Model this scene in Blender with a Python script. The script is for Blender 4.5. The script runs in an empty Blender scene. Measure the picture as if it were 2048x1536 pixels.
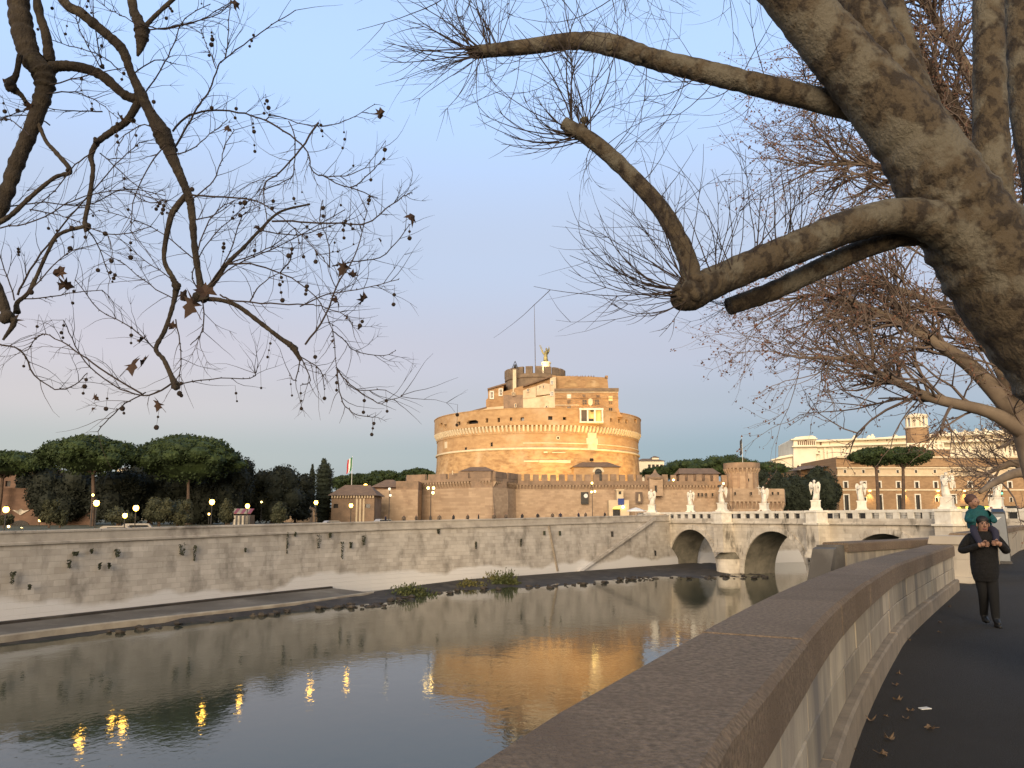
import bpy, bmesh, math, random
from math import sin, cos, pi, radians, sqrt, atan2, exp
from mathutils import Vector, Matrix, noise
random.seed(7)
SC = bpy.context.scene
C = SC.collection

# ------------------------------------------------------------------ camera, sky, sun, exposure
F, PITCH, HOR, EYE = 1538.0, radians(7.5), 1036.0, 1.7      # focal length in photo pixels, tilt, horizon row, eye height
PROW = HOR - F*math.tan(PITCH)
cd = bpy.data.cameras.new('camera'); cam = bpy.data.objects.new('camera', cd); C.objects.link(cam)
cam.location = (0, 0, EYE); cam.rotation_euler = (pi/2 + PITCH, 0, 0)
cd.sensor_width = 36; cd.lens = 36*F/2048; cd.shift_y = (PROW - 768)/2048
cd.clip_start = .05; cd.clip_end = 6000
SC.camera = cam

W = bpy.data.worlds.new('World'); SC.world = W; W.use_nodes = True
nt = W.node_tree; nd = nt.nodes; ln = nt.links
bg = nd['Background']
SUN_EL, SUN_AZ = radians(5.0), radians(193)    # low western sun behind the viewer, already veiled
sky = nd.new('ShaderNodeTexSky'); sky.sky_type = 'NISHITA'; sky.sun_disc = False
sky.sun_elevation = SUN_EL; sky.sun_rotation = SUN_AZ
sky.altitude = 0; sky.air_density = 1.0; sky.dust_density = 1.6; sky.ozone_density = 3.0
# twilight sky: soft elevation gradient (blue above, pinkish, grey-blue earth shadow low down), warmer on the sunset side at left, laid over the physical sky
tc = nd.new('ShaderNodeTexCoord'); sp = nd.new('ShaderNodeSeparateXYZ'); ln.new(tc.outputs['Generated'], sp.inputs[0])
rp = nd.new('ShaderNodeValToRGB'); ln.new(sp.outputs[2], rp.inputs[0]); cr = rp.color_ramp; cr.interpolation = 'EASE'
stops = [(0.0, (.30,.35,.40)), (.08, (.40,.435,.475)), (.14, (.535,.51,.56)), (.20, (.575,.55,.63)), (.33, (.55,.63,.80)), (.52, (.53,.74,1.12)), (1.0, (.15,.24,.39))]
while len(cr.elements) < len(stops): cr.elements.new(.5)
for e, (p_, c_) in zip(cr.elements, stops): e.position = p_; e.color = (*c_, 1)
def wmix(kind, f, a_, b_):
    m_ = nd.new('ShaderNodeMix'); m_.data_type = 'RGBA'; m_.blend_type = kind
    for s_, k_ in ((f, 0), (a_, 6), (b_, 7)):
        if isinstance(s_, (int, float)): m_.inputs[k_].default_value = s_
        elif isinstance(s_, tuple): m_.inputs[k_].default_value = (*s_, 1)
        else: ln.new(s_, m_.inputs[k_])
    return m_.outputs[2]
def wrange(x, a_, b_, c_=0, d_=1):
    r_ = nd.new('ShaderNodeMapRange'); r_.interpolation_type = 'SMOOTHSTEP'; ln.new(x, r_.inputs[0])
    for i_, v_ in enumerate((a_, b_, c_, d_)): r_.inputs[i_+1].default_value = v_
    return r_.outputs[0]
tint = wmix('MIX', wrange(sp.outputs[0], -.62, .55), (1.28, 1.22, 1.10), (.74, .92, 1.02))
lowf = wrange(sp.outputs[2], .34, .06)
grad = wmix('MULTIPLY', lowf, rp.outputs[0], tint)
warm = wmix('MULTIPLY', wrange(sp.outputs[1], .25, -.75), grad, (1.75, 1.15, .62))      # the afterglow fills the sky behind the viewer
dusk = wmix('ADD', .03, warm, sky.outputs[0])
SKYK = 1.15
tot = wmix('MULTIPLY', 1.0, dusk, (SKYK, SKYK, SKYK))
ln.new(tot, bg.inputs[0]); bg.inputs[1].default_value = .15

sd = bpy.data.lights.new('sun', 'SUN'); sun = bpy.data.objects.new('sun', sd); C.objects.link(sun)
sd.energy = .72; sd.angle = radians(35); sd.color = (1, .80, .58)
# light travels away from the sun: azimuth measured clockwise from +Y
sv = Vector((sin(SUN_AZ)*cos(radians(14)), cos(SUN_AZ)*cos(radians(14)), sin(radians(14))))
sun.rotation_euler = sv.to_track_quat('Z', 'Y').to_euler()
SC.view_settings.view_transform = 'Standard'; SC.view_settings.look = 'None'
SC.view_settings.exposure = 2.5; SC.view_settings.gamma = 1.0
SC.cycles.use_denoising = True
SC.cycles.max_bounces = 6; SC.cycles.sample_clamp_indirect = 4.0

# ------------------------------------------------------------------ helpers
def ray(px, py):
    u = (px-1024)/F; v = (PROW-py)/F
    return Vector((u, cos(PITCH)-v*sin(PITCH), sin(PITCH)+v*cos(PITCH)))
def P(px, py, Y):                     # the place seen at a photo pixel, at the distance Y
    d = ray(px, py); return Vector((0, 0, EYE)) + d*(Y/d.y)
def G(px, py, z=0.0):                 # the place seen at a photo pixel, at the height z
    d = ray(px, py); return Vector((0, 0, EYE)) + d*((z-EYE)/d.z)
def PX(px, Y): return P(px, HOR, Y).x
def PZ(py, Y): return P(1024, py, Y).z
def lerp(a, b, t): return a+(b-a)*t
def interp(tab, x):
    if x <= tab[0][0]: (a, b), (c, d) = tab[0], tab[1]
    elif x >= tab[-1][0]: (a, b), (c, d) = tab[-2], tab[-1]
    else:
        for i in range(len(tab)-1):
            if tab[i][0] <= x <= tab[i+1][0]: (a, b), (c, d) = tab[i], tab[i+1]; break
    return b+(d-b)*(x-a)/(c-a)

class MB:
    def __init__(s): s.v = []; s.f = []; s.m = []
    def add(s, vs, fs, mi=0):
        o = len(s.v); s.v += [tuple(v) for v in vs]; s.f += [tuple(i+o for i in f) for f in fs]; s.m += [mi]*len(fs); return s
    def box(s, x0, x1, y0, y1, z0, z1, M=None, mi=0, top=None):
        vs = [(x0,y0,z0),(x1,y0,z0),(x1,y1,z0),(x0,y1,z0)]
        if top is None: vs += [(x0,y0,z1),(x1,y0,z1),(x1,y1,z1),(x0,y1,z1)]
        else:
            t = top; vs += [(x0+t,y0+t,z1),(x1-t,y0+t,z1),(x1-t,y1-t,z1),(x0+t,y1-t,z1)]
        if M: vs = [M @ Vector(v) for v in vs]
        return s.add(vs, [(3,2,1,0),(4,5,6,7),(0,1,5,4),(1,2,6,5),(2,3,7,6),(3,0,4,7)], mi)
    def prism(s, poly, z0, z1, mi=0, top=None):     # plan polygon (ccw)
        n = len(poly); top = top or poly
        vs = [(x, y, z0) for x, y in poly]+[(x, y, z1) for x, y in top]
        return s.add(vs, [tuple(range(n))[::-1], tuple(range(n, 2*n))]+[(i, (i+1) % n, n+(i+1) % n, n+i) for i in range(n)], mi)
    def slab(s, pts, off, mi=0):                    # any planar polygon pushed along a vector
        n = len(pts); o = Vector(off)
        vs = [Vector(p) for p in pts]+[Vector(p)+o for p in pts]
        return s.add(vs, [tuple(range(n)), tuple(range(n, 2*n))[::-1]]+[((i+1) % n, i, n+i, n+(i+1) % n) for i in range(n)], mi)
    def lathe(s, prof, c=(0, 0, 0), n=24, a0=0, a1=2*pi, mi=0, fold=None):
        full = abs(a1-a0-2*pi) < 1e-6; k = n if full else n+1; vs = []; fs = []
        for r, z in prof:
            for i in range(k):
                a = a0+(a1-a0)*i/n; rr = r*(fold(a, z) if fold else 1)
                vs.append((c[0]+rr*cos(a), c[1]+rr*sin(a), c[2]+z))
        for j in range(len(prof)-1):
            for i in range(n):
                i2 = (i+1) % k; fs.append((j*k+i, j*k+i2, (j+1)*k+i2, (j+1)*k+i))
        if full: fs.append(tuple(range((len(prof)-1)*k, len(prof)*k)))
        return s.add(vs, fs, mi)
    def tube(s, pts, rad, n=6, mi=0, cap=True):
        pts = [Vector(p) for p in pts]; L = len(pts)
        if L < 2: return s
        base = len(s.v); up = None
        for i, p in enumerate(pts):
            t = (pts[min(i+1, L-1)]-pts[max(i-1, 0)])
            if t.length < 1e-9: t = Vector((0, 0, 1))
            t.normalize()
            if up is None: up = t.orthogonal().normalized()
            else:
                up = up-t*up.dot(t)
                up = up.normalized() if up.length > 1e-6 else t.orthogonal().normalized()
            w = t.cross(up); r = rad[i] if hasattr(rad, '__len__') else rad
            for k in range(n):
                a = 2*pi*k/n; q = p+up*(cos(a)*r)+w*(sin(a)*r); s.v.append((q.x, q.y, q.z))
        for i in range(L-1):
            for k in range(n):
                k2 = (k+1) % n; a = base+i*n
                s.f.append((a+k, a+k2, a+n+k2, a+n+k)); s.m.append(mi)
        if cap and n > 2:
            s.f.append(tuple(base+k for k in range(n))[::-1]); s.f.append(tuple(base+(L-1)*n+k for k in range(n))); s.m += [mi, mi]
        return s
    def ball(s, c, r, n=8, m=5, mi=0, sq=(1, 1, 1), jit=0):
        vs = [(0, 0, 1)]
        for j in range(1, m):
            for i in range(n):
                t = pi*j/m; a = 2*pi*i/n; vs.append((sin(t)*cos(a), sin(t)*sin(a), cos(t)))
        vs.append((0, 0, -1)); out = []
        for v in vs:
            k = r*(1+random.uniform(-jit, jit)); out.append((c[0]+v[0]*k*sq[0], c[1]+v[1]*k*sq[1], c[2]+v[2]*k*sq[2]))
        fs = [(0, 1+i, 1+(i+1) % n) for i in range(n)]
        for j in range(m-2):
            for i in range(n):
                a = 1+j*n; fs.append((a+i, a+n+i, a+n+(i+1) % n, a+(i+1) % n))
        e = len(vs)-1; a = 1+(m-2)*n
        fs += [(e, a+(i+1) % n, a+i) for i in range(n)]
        return s.add(out, fs, mi)
    def facade(s, x0, x1, z0, z1, holes, depth, fn=None, step=None, mi=0):
        fn = fn or (lambda x, y, z: (x, y, z))
        xs = {round(x0, 3), round(x1, 3)}; zs = {round(z0, 3), round(z1, 3)}
        for a, b, c, d in holes: xs |= {round(a, 3), round(b, 3)}; zs |= {round(c, 3), round(d, 3)}
        if step:
            k = int((x1-x0)/step); xs |= {round(x0+(x1-x0)*i/k, 3) for i in range(k)}
        xs = sorted(xs); zs = sorted(zs)
        for i in range(len(xs)-1):
            for j in range(len(zs)-1):
                a, b, c, d = xs[i], xs[i+1], zs[j], zs[j+1]; mx, mz = (a+b)/2, (c+d)/2
                if any(h[0] < mx < h[1] and h[2] < mz < h[3] for h in holes): continue
                s.add([fn(a, 0, c), fn(b, 0, c), fn(b, 0, d), fn(a, 0, d)], [(0, 1, 2, 3)], mi)
        D = depth
        for a, b, c, d in holes:
            s.add([fn(a,0,c),fn(b,0,c),fn(b,D,c),fn(a,D,c)], [(3,2,1,0)], mi); s.add([fn(a,0,d),fn(b,0,d),fn(b,D,d),fn(a,D,d)], [(0,1,2,3)], mi)
            s.add([fn(a,0,c),fn(a,D,c),fn(a,D,d),fn(a,0,d)], [(3,2,1,0)], mi); s.add([fn(b,0,c),fn(b,D,c),fn(b,D,d),fn(b,0,d)], [(0,1,2,3)], mi)
        return s
    def mesh(s, name, mats, smooth=False):
        me = bpy.data.meshes.new(name); me.from_pydata(s.v, [], s.f)
        mats = mats if isinstance(mats, (list, tuple)) else [mats]
        for m in mats: me.materials.append(m)
        if any(s.m): me.polygons.foreach_set('material_index', s.m)
        if smooth: me.polygons.foreach_set('use_smooth', [True]*len(me.polygons))
        me.update(); return me
    def build(s, name, mats, parent=None, smooth=False, loc=None, rz=0):
        return link(name, s.mesh(name, mats, smooth), parent, loc, rz)

def link(name, me, parent=None, loc=None, rz=0, M=None):
    o = bpy.data.objects.new(name, me); C.objects.link(o)
    if parent: o.parent = parent
    if loc is not None: o.location = loc
    if rz: o.rotation_euler = (0, 0, rz)
    if M is not None: o.matrix_local = M
    return o
def tag(o, label, cat, group=None):
    o['label'] = label; o['category'] = cat
    if group: o['group'] = group
    return o
def thing(name, label, cat, loc=(0, 0, 0), rz=0, group=None):
    o = bpy.data.objects.new(name, None); C.objects.link(o); o.location = loc; o.rotation_euler = (0, 0, rz)
    o.empty_display_size = .3
    return tag(o, label, cat, group)
def struct(o): o['kind'] = 'structure'; return o
def stuff(o): o['kind'] = 'stuff'; return o
def copy_tree(o, parent=None):
    c = o.copy(); C.objects.link(c); c.parent = parent
    for ch in list(o.children): copy_tree(ch, c)
    return c

# ------------------------------------------------------------------ materials
def mat(name, c1, c2=None, scale=1.0, rough=.85, bump=0.0, stretch=(1, 1, 1), lo=.35, hi=.65, detail=6,
        c3=None, s3=.3, lo3=.5, hi3=.7, st3=(1, 1, 1), vary=0.0, metal=0.0, emit=None, es=0, bscale=None, coat=0):
    m = bpy.data.materials.new(name); m.use_nodes = True; t = m.node_tree; N = t.nodes; L = t.links
    b = N['Principled BSDF']; b.inputs['Roughness'].default_value = rough; b.inputs['Metallic'].default_value = metal
    b.inputs['Base Color'].default_value = (*c1, 1)
    if emit: b.inputs['Emission Color'].default_value = (*emit, 1); b.inputs['Emission Strength'].default_value = es
    if c2 is None and not bump: return m
    g = N.new('ShaderNodeNewGeometry')
    def nz(sc, st, det=6):
        mp = N.new('ShaderNodeMapping'); mp.inputs['Scale'].default_value = tuple(sc*k for k in st)
        L.new(g.outputs['Position'], mp.inputs[0]); n = N.new('ShaderNodeTexNoise')
        n.inputs['Scale'].default_value = 1; n.inputs['Detail'].default_value = det; n.inputs['Roughness'].default_value = .6
        L.new(mp.outputs[0], n.inputs['Vector']); return n.outputs[0]
    def rng(x, a, c):
        r = N.new('ShaderNodeMapRange'); r.inputs[1].default_value = a; r.inputs[2].default_value = c; L.new(x, r.inputs[0]); return r.outputs[0]
    def mix(f, a, c):
        x = N.new('ShaderNodeMix'); x.data_type = 'RGBA'; L.new(f, x.inputs[0])
        for s_, k in ((a, 6), (c, 7)):
            if isinstance(s_, tuple): x.inputs[k].default_value = (*s_, 1)
            else: L.new(s_, x.inputs[k])
        return x.outputs[2]
    n1 = nz(scale, stretch, detail)
    col = mix(rng(n1, lo, hi), c1, c2) if c2 else None
    if c3 is not None: col = mix(rng(nz(s3, st3), lo3, hi3), col, c3)
    if vary and col is not None:
        oi = N.new('ShaderNodeObjectInfo'); hv = N.new('ShaderNodeHueSaturation')
        L.new(rng(oi.outputs['Random'], 0, 1), hv.inputs['Value'])
        r = N.new('ShaderNodeMapRange'); r.inputs[3].default_value = 1-vary; r.inputs[4].default_value = 1+vary
        L.new(oi.outputs['Random'], r.inputs[0]); L.new(r.outputs[0], hv.inputs['Value']); L.new(col, hv.inputs['Color']); col = hv.outputs[0]
    if col is not None: L.new(col, b.inputs['Base Color'])
    if bump:
        bp = N.new('ShaderNodeBump'); bp.inputs['Strength'].default_value = min(1, bump); bp.inputs['Distance'].default_value = .02*max(1, bump)
        L.new(nz(bscale or scale*4, stretch), bp.inputs['Height']); L.new(bp.outputs[0], b.inputs['Normal'])
    return m

def masonry(name, c1, c2, mort, bw, bh, scale=.2, rough=.9, c3=None, s3=.1, lo3=.5, hi3=.7, st3=(1, 1, 1), msize=.015, axis='x', bump=.6, band=None):
    """courses of stone or brick too far away to tell apart, with patchy weathering"""
    m = mat(name, c1, c2, scale=scale, rough=rough, c3=c3, s3=s3, lo3=lo3, hi3=hi3, st3=st3)
    t = m.node_tree; N = t.nodes; L = t.links; b = N['Principled BSDF']; col = b.inputs['Base Color'].links[0].from_socket
    g = N.new('ShaderNodeNewGeometry'); sx = N.new('ShaderNodeSeparateXYZ'); L.new(g.outputs['Position'], sx.inputs[0])
    cb = N.new('ShaderNodeCombineXYZ')
    ad = N.new('ShaderNodeMath'); ad.operation = 'ADD'; L.new(sx.outputs[0], ad.inputs[0]); L.new(sx.outputs[1], ad.inputs[1])
    L.new(ad.outputs[0] if axis == 'xy' else sx.outputs[0], cb.inputs[0]); L.new(sx.outputs[2], cb.inputs[1])
    br = N.new('ShaderNodeTexBrick'); br.inputs['Scale'].default_value = 1; br.inputs['Brick Width'].default_value = bw; br.inputs['Row Height'].default_value = bh
    br.inputs['Mortar Size'].default_value = msize; br.inputs['Color1'].default_value = (1, 1, 1, 1); br.inputs['Color2'].default_value = (.78, .77, .76, 1)
    br.inputs['Mortar'].default_value = (*mort, 1); L.new(cb.outputs[0], br.inputs['Vector'])
    mx = N.new('ShaderNodeMix'); mx.data_type = 'RGBA'; mx.blend_type = 'MULTIPLY'; mx.inputs[0].default_value = 1
    L.new(col, mx.inputs[6]); L.new(br.outputs[0], mx.inputs[7]); out = mx.outputs[2]
    if band:          # pale lime wash left by floods below a ragged line
        zc, bc = band; n = N.new('ShaderNodeTexNoise'); n.inputs['Scale'].default_value = .12; n.inputs['Detail'].default_value = 8; L.new(g.outputs['Position'], n.inputs['Vector'])
        ma = N.new('ShaderNodeMath'); ma.operation = 'MULTIPLY_ADD'; ma.inputs[1].default_value = 4.5; L.new(n.outputs[0], ma.inputs[0]); L.new(sx.outputs[2], ma.inputs[2])
        r = N.new('ShaderNodeMapRange'); r.inputs[1].default_value = zc+2.25+.25; r.inputs[2].default_value = zc+2.25-.25; L.new(ma.outputs[0], r.inputs[0])
        m2 = N.new('ShaderNodeMix'); m2.data_type = 'RGBA'; L.new(r.outputs[0], m2.inputs[0]); L.new(out, m2.inputs[6]); m2.inputs[7].default_value = (*bc, 1); out = m2.outputs[2]
    L.new(out, b.inputs['Base Color'])
    if bump:
        bp = N.new('ShaderNodeBump'); bp.inputs['Strength'].default_value = bump; bp.inputs['Distance'].default_value = .05
        L.new(br.outputs['Fac'], bp.inputs['Height']); bp.invert = True; L.new(bp.outputs[0], b.inputs['Normal'])
    return m

M = {}
M['asphalt'] = mat('asphalt', (.014,.0125,.0105), (.034,.030,.026), 45, .88, 1.2, lo=.3, hi=.75, detail=8, c3=(.017,.015,.013), s3=.45, lo3=.45, hi3=.62, bscale=90)
M['ground'] = mat('ground', (.10,.09,.06), (.06,.07,.035), .1, .95)
M['road'] = mat('road', (.06,.058,.056), (.08,.076,.072), .5, .9)
M['mud'] = mat('mud', (.048,.038,.029), (.022,.018,.014), .55, .8, 1.2, c3=(.085,.072,.056), s3=.25, lo3=.55, hi3=.7, bscale=1.2)
M['quay'] = mat('quay', (.15,.135,.115), (.075,.066,.054), .12, .8, .4, c3=(.20,.185,.16), s3=.35, lo3=.55, hi3=.7)
M['quay_edge'] = mat('quay_edge', (.38,.33,.25), (.24,.2,.15), .5, .8, .4)
M['wall'] = masonry('embankment_stone', (.54,.495,.43), (.41,.37,.315), (.80,.79,.78), 1.5, .55, scale=.35, c3=(.20,.18,.15), s3=.45, lo3=.52, hi3=.75, st3=(1, 1, .6), band=(-5.9, (.60,.58,.55)), axis='xy')
M['wall_cope'] = mat('embankment_coping', (.46,.415,.35), (.32,.285,.24), .5, .9, .6, c3=(.15,.13,.11), s3=.25, lo3=.55, hi3=.75)
M['moss'] = mat('dark_moss', (.025,.03,.018), (.045,.05,.028), 2, .95)
M['bridge'] = masonry('bridge_stone', (.70,.64,.53), (.54,.48,.39), (.8,.79,.77), 1.4, .6, scale=.5, c3=(.17,.15,.12), s3=.55, lo3=.54, hi3=.68, st3=(1, 1, .35), axis='xy')
M['marble'] = mat('white_marble', (.80,.76,.66), (.62,.57,.47), 1.2, .6, c3=(.4,.36,.29), s3=.8, lo3=.62, hi3=.8)
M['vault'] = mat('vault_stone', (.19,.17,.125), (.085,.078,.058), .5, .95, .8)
M['iron'] = mat('dark_iron', (.03,.028,.026), rough=.6)
M['drum'] = mat('drum_masonry', (.50,.33,.165), (.29,.175,.085), .45, .95, 3, stretch=(1, 1, 2.4), c3=(.58,.44,.28), s3=.14, lo3=.55, hi3=.75, bscale=.9)
M['drum_up'] = mat('drum_brick', (.50,.325,.165), (.37,.225,.11), .5, .95, .8, stretch=(1, 1, 2), c3=(.56,.42,.28), s3=.12, lo3=.52, hi3=.75, bscale=2)
M['cream'] = mat('cream_travertine', (.72,.62,.44), (.58,.48,.33), .8, .85)
M['plaster'] = mat('cream_plaster', (.66,.54,.37), (.54,.42,.28), .4, .9, c3=(.42,.30,.19), s3=.25, lo3=.6, hi3=.75)
M['brick'] = masonry('keep_brick', (.48,.30,.15), (.38,.225,.11), (.8,.78,.75), .9, .35, scale=.4, c3=(.30,.18,.10), s3=.2, lo3=.6, hi3=.8, bump=.3)
M['tower_top'] = mat('weathered_tower_stone', (.26,.19,.13), (.16,.12,.085), .6, .95, 1)
M['fort'] = masonry('fort_brick', (.48,.355,.245), (.40,.285,.19), (.82,.8,.78), 1.1, .45, scale=.25, c3=(.28,.185,.125), s3=.18, lo3=.56, hi3=.8, bump=.3, axis='xy')
M['fort_top'] = mat('fort_weathered', (.33,.225,.15), (.21,.15,.105), .6, .95, 1, vary=.12)
M['roof'] = mat('roof_tile', (.22,.145,.095), (.15,.10,.07), .9, .9, 1, bscale=3)
M['dark'] = mat('window_dark', (.015,.013,.012), rough=.25)
M['glass'] = mat('window_glass', (.03,.033,.036), rough=.12)
M['shutter'] = mat('shutter', (.10,.075,.055), rough=.7)
M['lit'] = mat('lit_room', (.6,.4,.15), emit=(1, .62, .16), es=.12)
M['lamp'] = mat('lamp_glow', (1, .85, .5), emit=(1, .52, .06), es=4.0)
M['lamp_small'] = mat('lamp_glow_small', (1, .85, .5), emit=(1, .64, .18), es=2.2)
M['lamp_orange'] = mat('lamp_glow_orange', (1, .6, .2), emit=(1, .45, .08), es=2)
M['opal_glow'] = mat('lamp_opal', (.8, .77, .68), emit=(1, .85, .55), es=.15)  # unlit opal globes brightened by an added faint glow; headlights use it too
M['lamp_green'] = mat('signal_green', (.1, .6, .3), emit=(.1, 1, .45), es=1)
M['neon'] = mat('yellow_light_band', (.9, .8, .1), emit=(1, .85, .12), es=.3)
M['palace'] = mat('palace_stone', (.86,.78,.61), (.74,.65,.49), .15, .85)
M['ochre'] = masonry('ochre_brick', (.40,.26,.145), (.33,.21,.115), (.85,.83,.8), 1.0, .4, scale=.3, bump=.2)
M['pine'] = mat('pine_needles', (.016,.032,.006), (.034,.056,.011), .35, .8, lo=.4, hi=.6)
M['evergreen'] = mat('evergreen_leaf', (.007,.011,.005), (.013,.017,.008), .5, .8)
M['cypress'] = mat('cypress_leaf', (.010,.017,.009), (.018,.026,.012), .8, .85)
M['shrub'] = mat('shrub_leaf', (.055,.055,.024), (.035,.042,.02), .6, .8)
M['reed'] = mat('river_weed', (.045,.062,.018), (.085,.090,.022), .5, .8)
M['reed_y'] = mat('river_weed_yellow', (.15,.125,.03), (.09,.09,.025), .8, .8)
M['pinebark'] = mat('pine_bark', (.13,.085,.06), (.07,.05,.038), 1.5, .95)
M['bark'] = mat('plane_bark', (.074,.056,.034), (.026,.018,.011), 9, .9, 2.0, stretch=(1, 1, .75), lo=.47, hi=.57, detail=5, c3=(.118,.105,.078), s3=2.2, lo3=.50, hi3=.58, bscale=26)
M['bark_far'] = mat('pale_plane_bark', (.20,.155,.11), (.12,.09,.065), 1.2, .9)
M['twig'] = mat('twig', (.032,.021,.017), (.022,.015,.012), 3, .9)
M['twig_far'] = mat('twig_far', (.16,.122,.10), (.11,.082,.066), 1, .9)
M['branch_dark'] = mat('branch_bark', (.046,.034,.021), (.018,.013,.009), 9, .9, 1.0, stretch=(1, 1, .6), c3=(.075,.062,.040), s3=7, lo3=.58, hi3=.68, bscale=50)
M['leaf_dry'] = mat('dry_leaf', (.045,.021,.010), (.022,.011,.006), 12, .8)
M['leaf_red'] = mat('red_dry_leaf', (.17,.082,.05), (.115,.055,.036), 1.5, .8)
M['leaf_ground'] = mat('fallen_leaf', (.15,.105,.065), (.08,.05,.032), 10, .9)
M['paper'] = mat('white_paper', (.7, .7, .68), rough=.8)
M['seed'] = mat('seed_ball', (.035,.022,.015), (.055,.035,.022), 60, .95, 1, bscale=300)
M['mortar'] = mat('mortar', (.085,.07,.055), (.06,.05,.04), 20, .95)
M['cope'] = mat('pink_coping_stone', (.315,.236,.165), (.135,.10,.068), 38, .9, 1.5, lo=.30, hi=.66, detail=8, c3=(.175,.125,.085), s3=1.3, lo3=.50, hi3=.68, vary=.08, bscale=60)
M['ashlar'] = mat('travertine_block', (.44,.385,.29), (.29,.25,.20), 4, .85, .5, stretch=(1, 1, .3), c3=(.20,.18,.16), s3=1.5, lo3=.52, hi3=.66, st3=(1, 1, .12), vary=.24, bscale=25)
M['kerb'] = mat('plinth_stone', (.30,.25,.19), (.21,.175,.135), 4, .9, .5, vary=.1, bscale=30)
M['white'] = mat('white_paint', (.75, .74, .70), rough=.5)
M['van'] = mat('car_paint_white', (.34, .32, .29), rough=.35)
M['carred'] = mat('car_paint_red', (.22, .03, .025), rough=.3)
M['cardark'] = mat('car_paint_dark', (.03, .032, .036), rough=.3)
M['rubber'] = mat('rubber', (.02, .02, .02), rough=.8)
M['bronze'] = mat('bronze_patina', (.34,.29,.13), (.20,.17,.08), 1.5, .55, metal=.3)
M['cloth_dark'] = mat('dark_clothes', (.022,.022,.026), rough=.9)
M['old_brick'] = masonry('old_brick', (.20,.12,.08), (.14,.085,.06), (.8,.8,.8), 1, .4, scale=.3, bump=.2)
M['leaf_brown'] = mat('brown_dry_leaf', (.20,.12,.075), (.15,.09,.06), 1.5, .8)
M['coat'] = mat('black_coat', (.0035,.0033,.004), (.005,.0048,.0055), 30, .9, 3, bscale=9)
M['trouser'] = mat('black_trousers', (.004,.0042,.005), rough=.9)
M['shoe'] = mat('black_shoe', (.008,.008,.008), rough=.5)
M['skin'] = mat('skin', (.34,.19,.13), (.29,.16,.11), 20, .55)
M['hair_b'] = mat('black_hair', (.010,.008,.008), rough=.6)
M['hair_br'] = mat('brown_hair', (.085,.042,.032), rough=.7)
M['teal'] = mat('teal_jacket', (.004,.085,.095), (.003,.06,.07), 25, .8, .4, bscale=40)
M['navy'] = mat('navy_trousers', (.022,.022,.045), rough=.9)
M['magenta'] = mat('magenta_cloth', (.16,.02,.075), rough=.9)
M['grey_metal'] = mat('grey_enamel', (.20,.225,.25), (.17,.19,.215), 3, .45)
M['black_metal'] = mat('black_enamel', (.02,.02,.022), rough=.4)
M['blue'] = mat('blue_banner', (.035,.06,.22), rough=.8)
M['poster'] = mat('poster_dark', (.05,.045,.04), (.03,.028,.025), 2, .7)
M['poster2'] = mat('poster_brown', (.16,.11,.08), (.10,.07,.05), 1, .7)
M['flag_g'] = mat('flag_green', (.02,.16,.05), rough=.8)
M['flag_r'] = mat('flag_red', (.42,.02,.03), rough=.8)
def water_mat():
    m = mat('river_water', (.046,.051,.034), rough=.04); t = m.node_tree; N = t.nodes; L = t.links; b = N['Principled BSDF']
    b.inputs['IOR'].default_value = 1.33; b.inputs['Specular IOR Level'].default_value = .86
    g = N.new('ShaderNodeNewGeometry')
    def nz(sc, st, d):
        mp = N.new('ShaderNodeMapping'); mp.inputs['Scale'].default_value = tuple(sc*k for k in st); L.new(g.outputs['Position'], mp.inputs[0])
        n = N.new('ShaderNodeTexNoise'); n.inputs['Scale'].default_value = 1; n.inputs['Detail'].default_value = d; n.inputs['Distortion'].default_value = .6; L.new(mp.outputs[0], n.inputs[0]); return n.outputs[0]
    a = nz(.55, (1, .8, 1), 3); c = nz(.09, (1, 1, 1), 2)
    big = N.new('ShaderNodeMapRange'); big.inputs[1].default_value = .42; big.inputs[2].default_value = .68; big.inputs[3].default_value = .25; big.inputs[4].default_value = 1; L.new(c, big.inputs[0])
    mu = N.new('ShaderNodeMath'); mu.operation = 'MULTIPLY'; L.new(a, mu.inputs[0]); L.new(big.outputs[0], mu.inputs[1])
    f2 = nz(2.6, (1, .8, 1), 3); ad = N.new('ShaderNodeMath'); ad.operation = 'MULTIPLY_ADD'; ad.inputs[1].default_value = .30; L.new(f2, ad.inputs[0]); L.new(mu.outputs[0], ad.inputs[2]); mu = ad
    bp = N.new('ShaderNodeBump'); bp.inputs['Strength'].default_value = .20; bp.inputs['Distance'].default_value = .10; b.inputs['Specular Tint'].default_value = (.88, .92, .76, 1)
    L.new(mu.outputs[0], bp.inputs['Height']); L.new(bp.outputs[0], b.inputs['Normal'])
    return m
M['water'] = water_mat()

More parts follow.
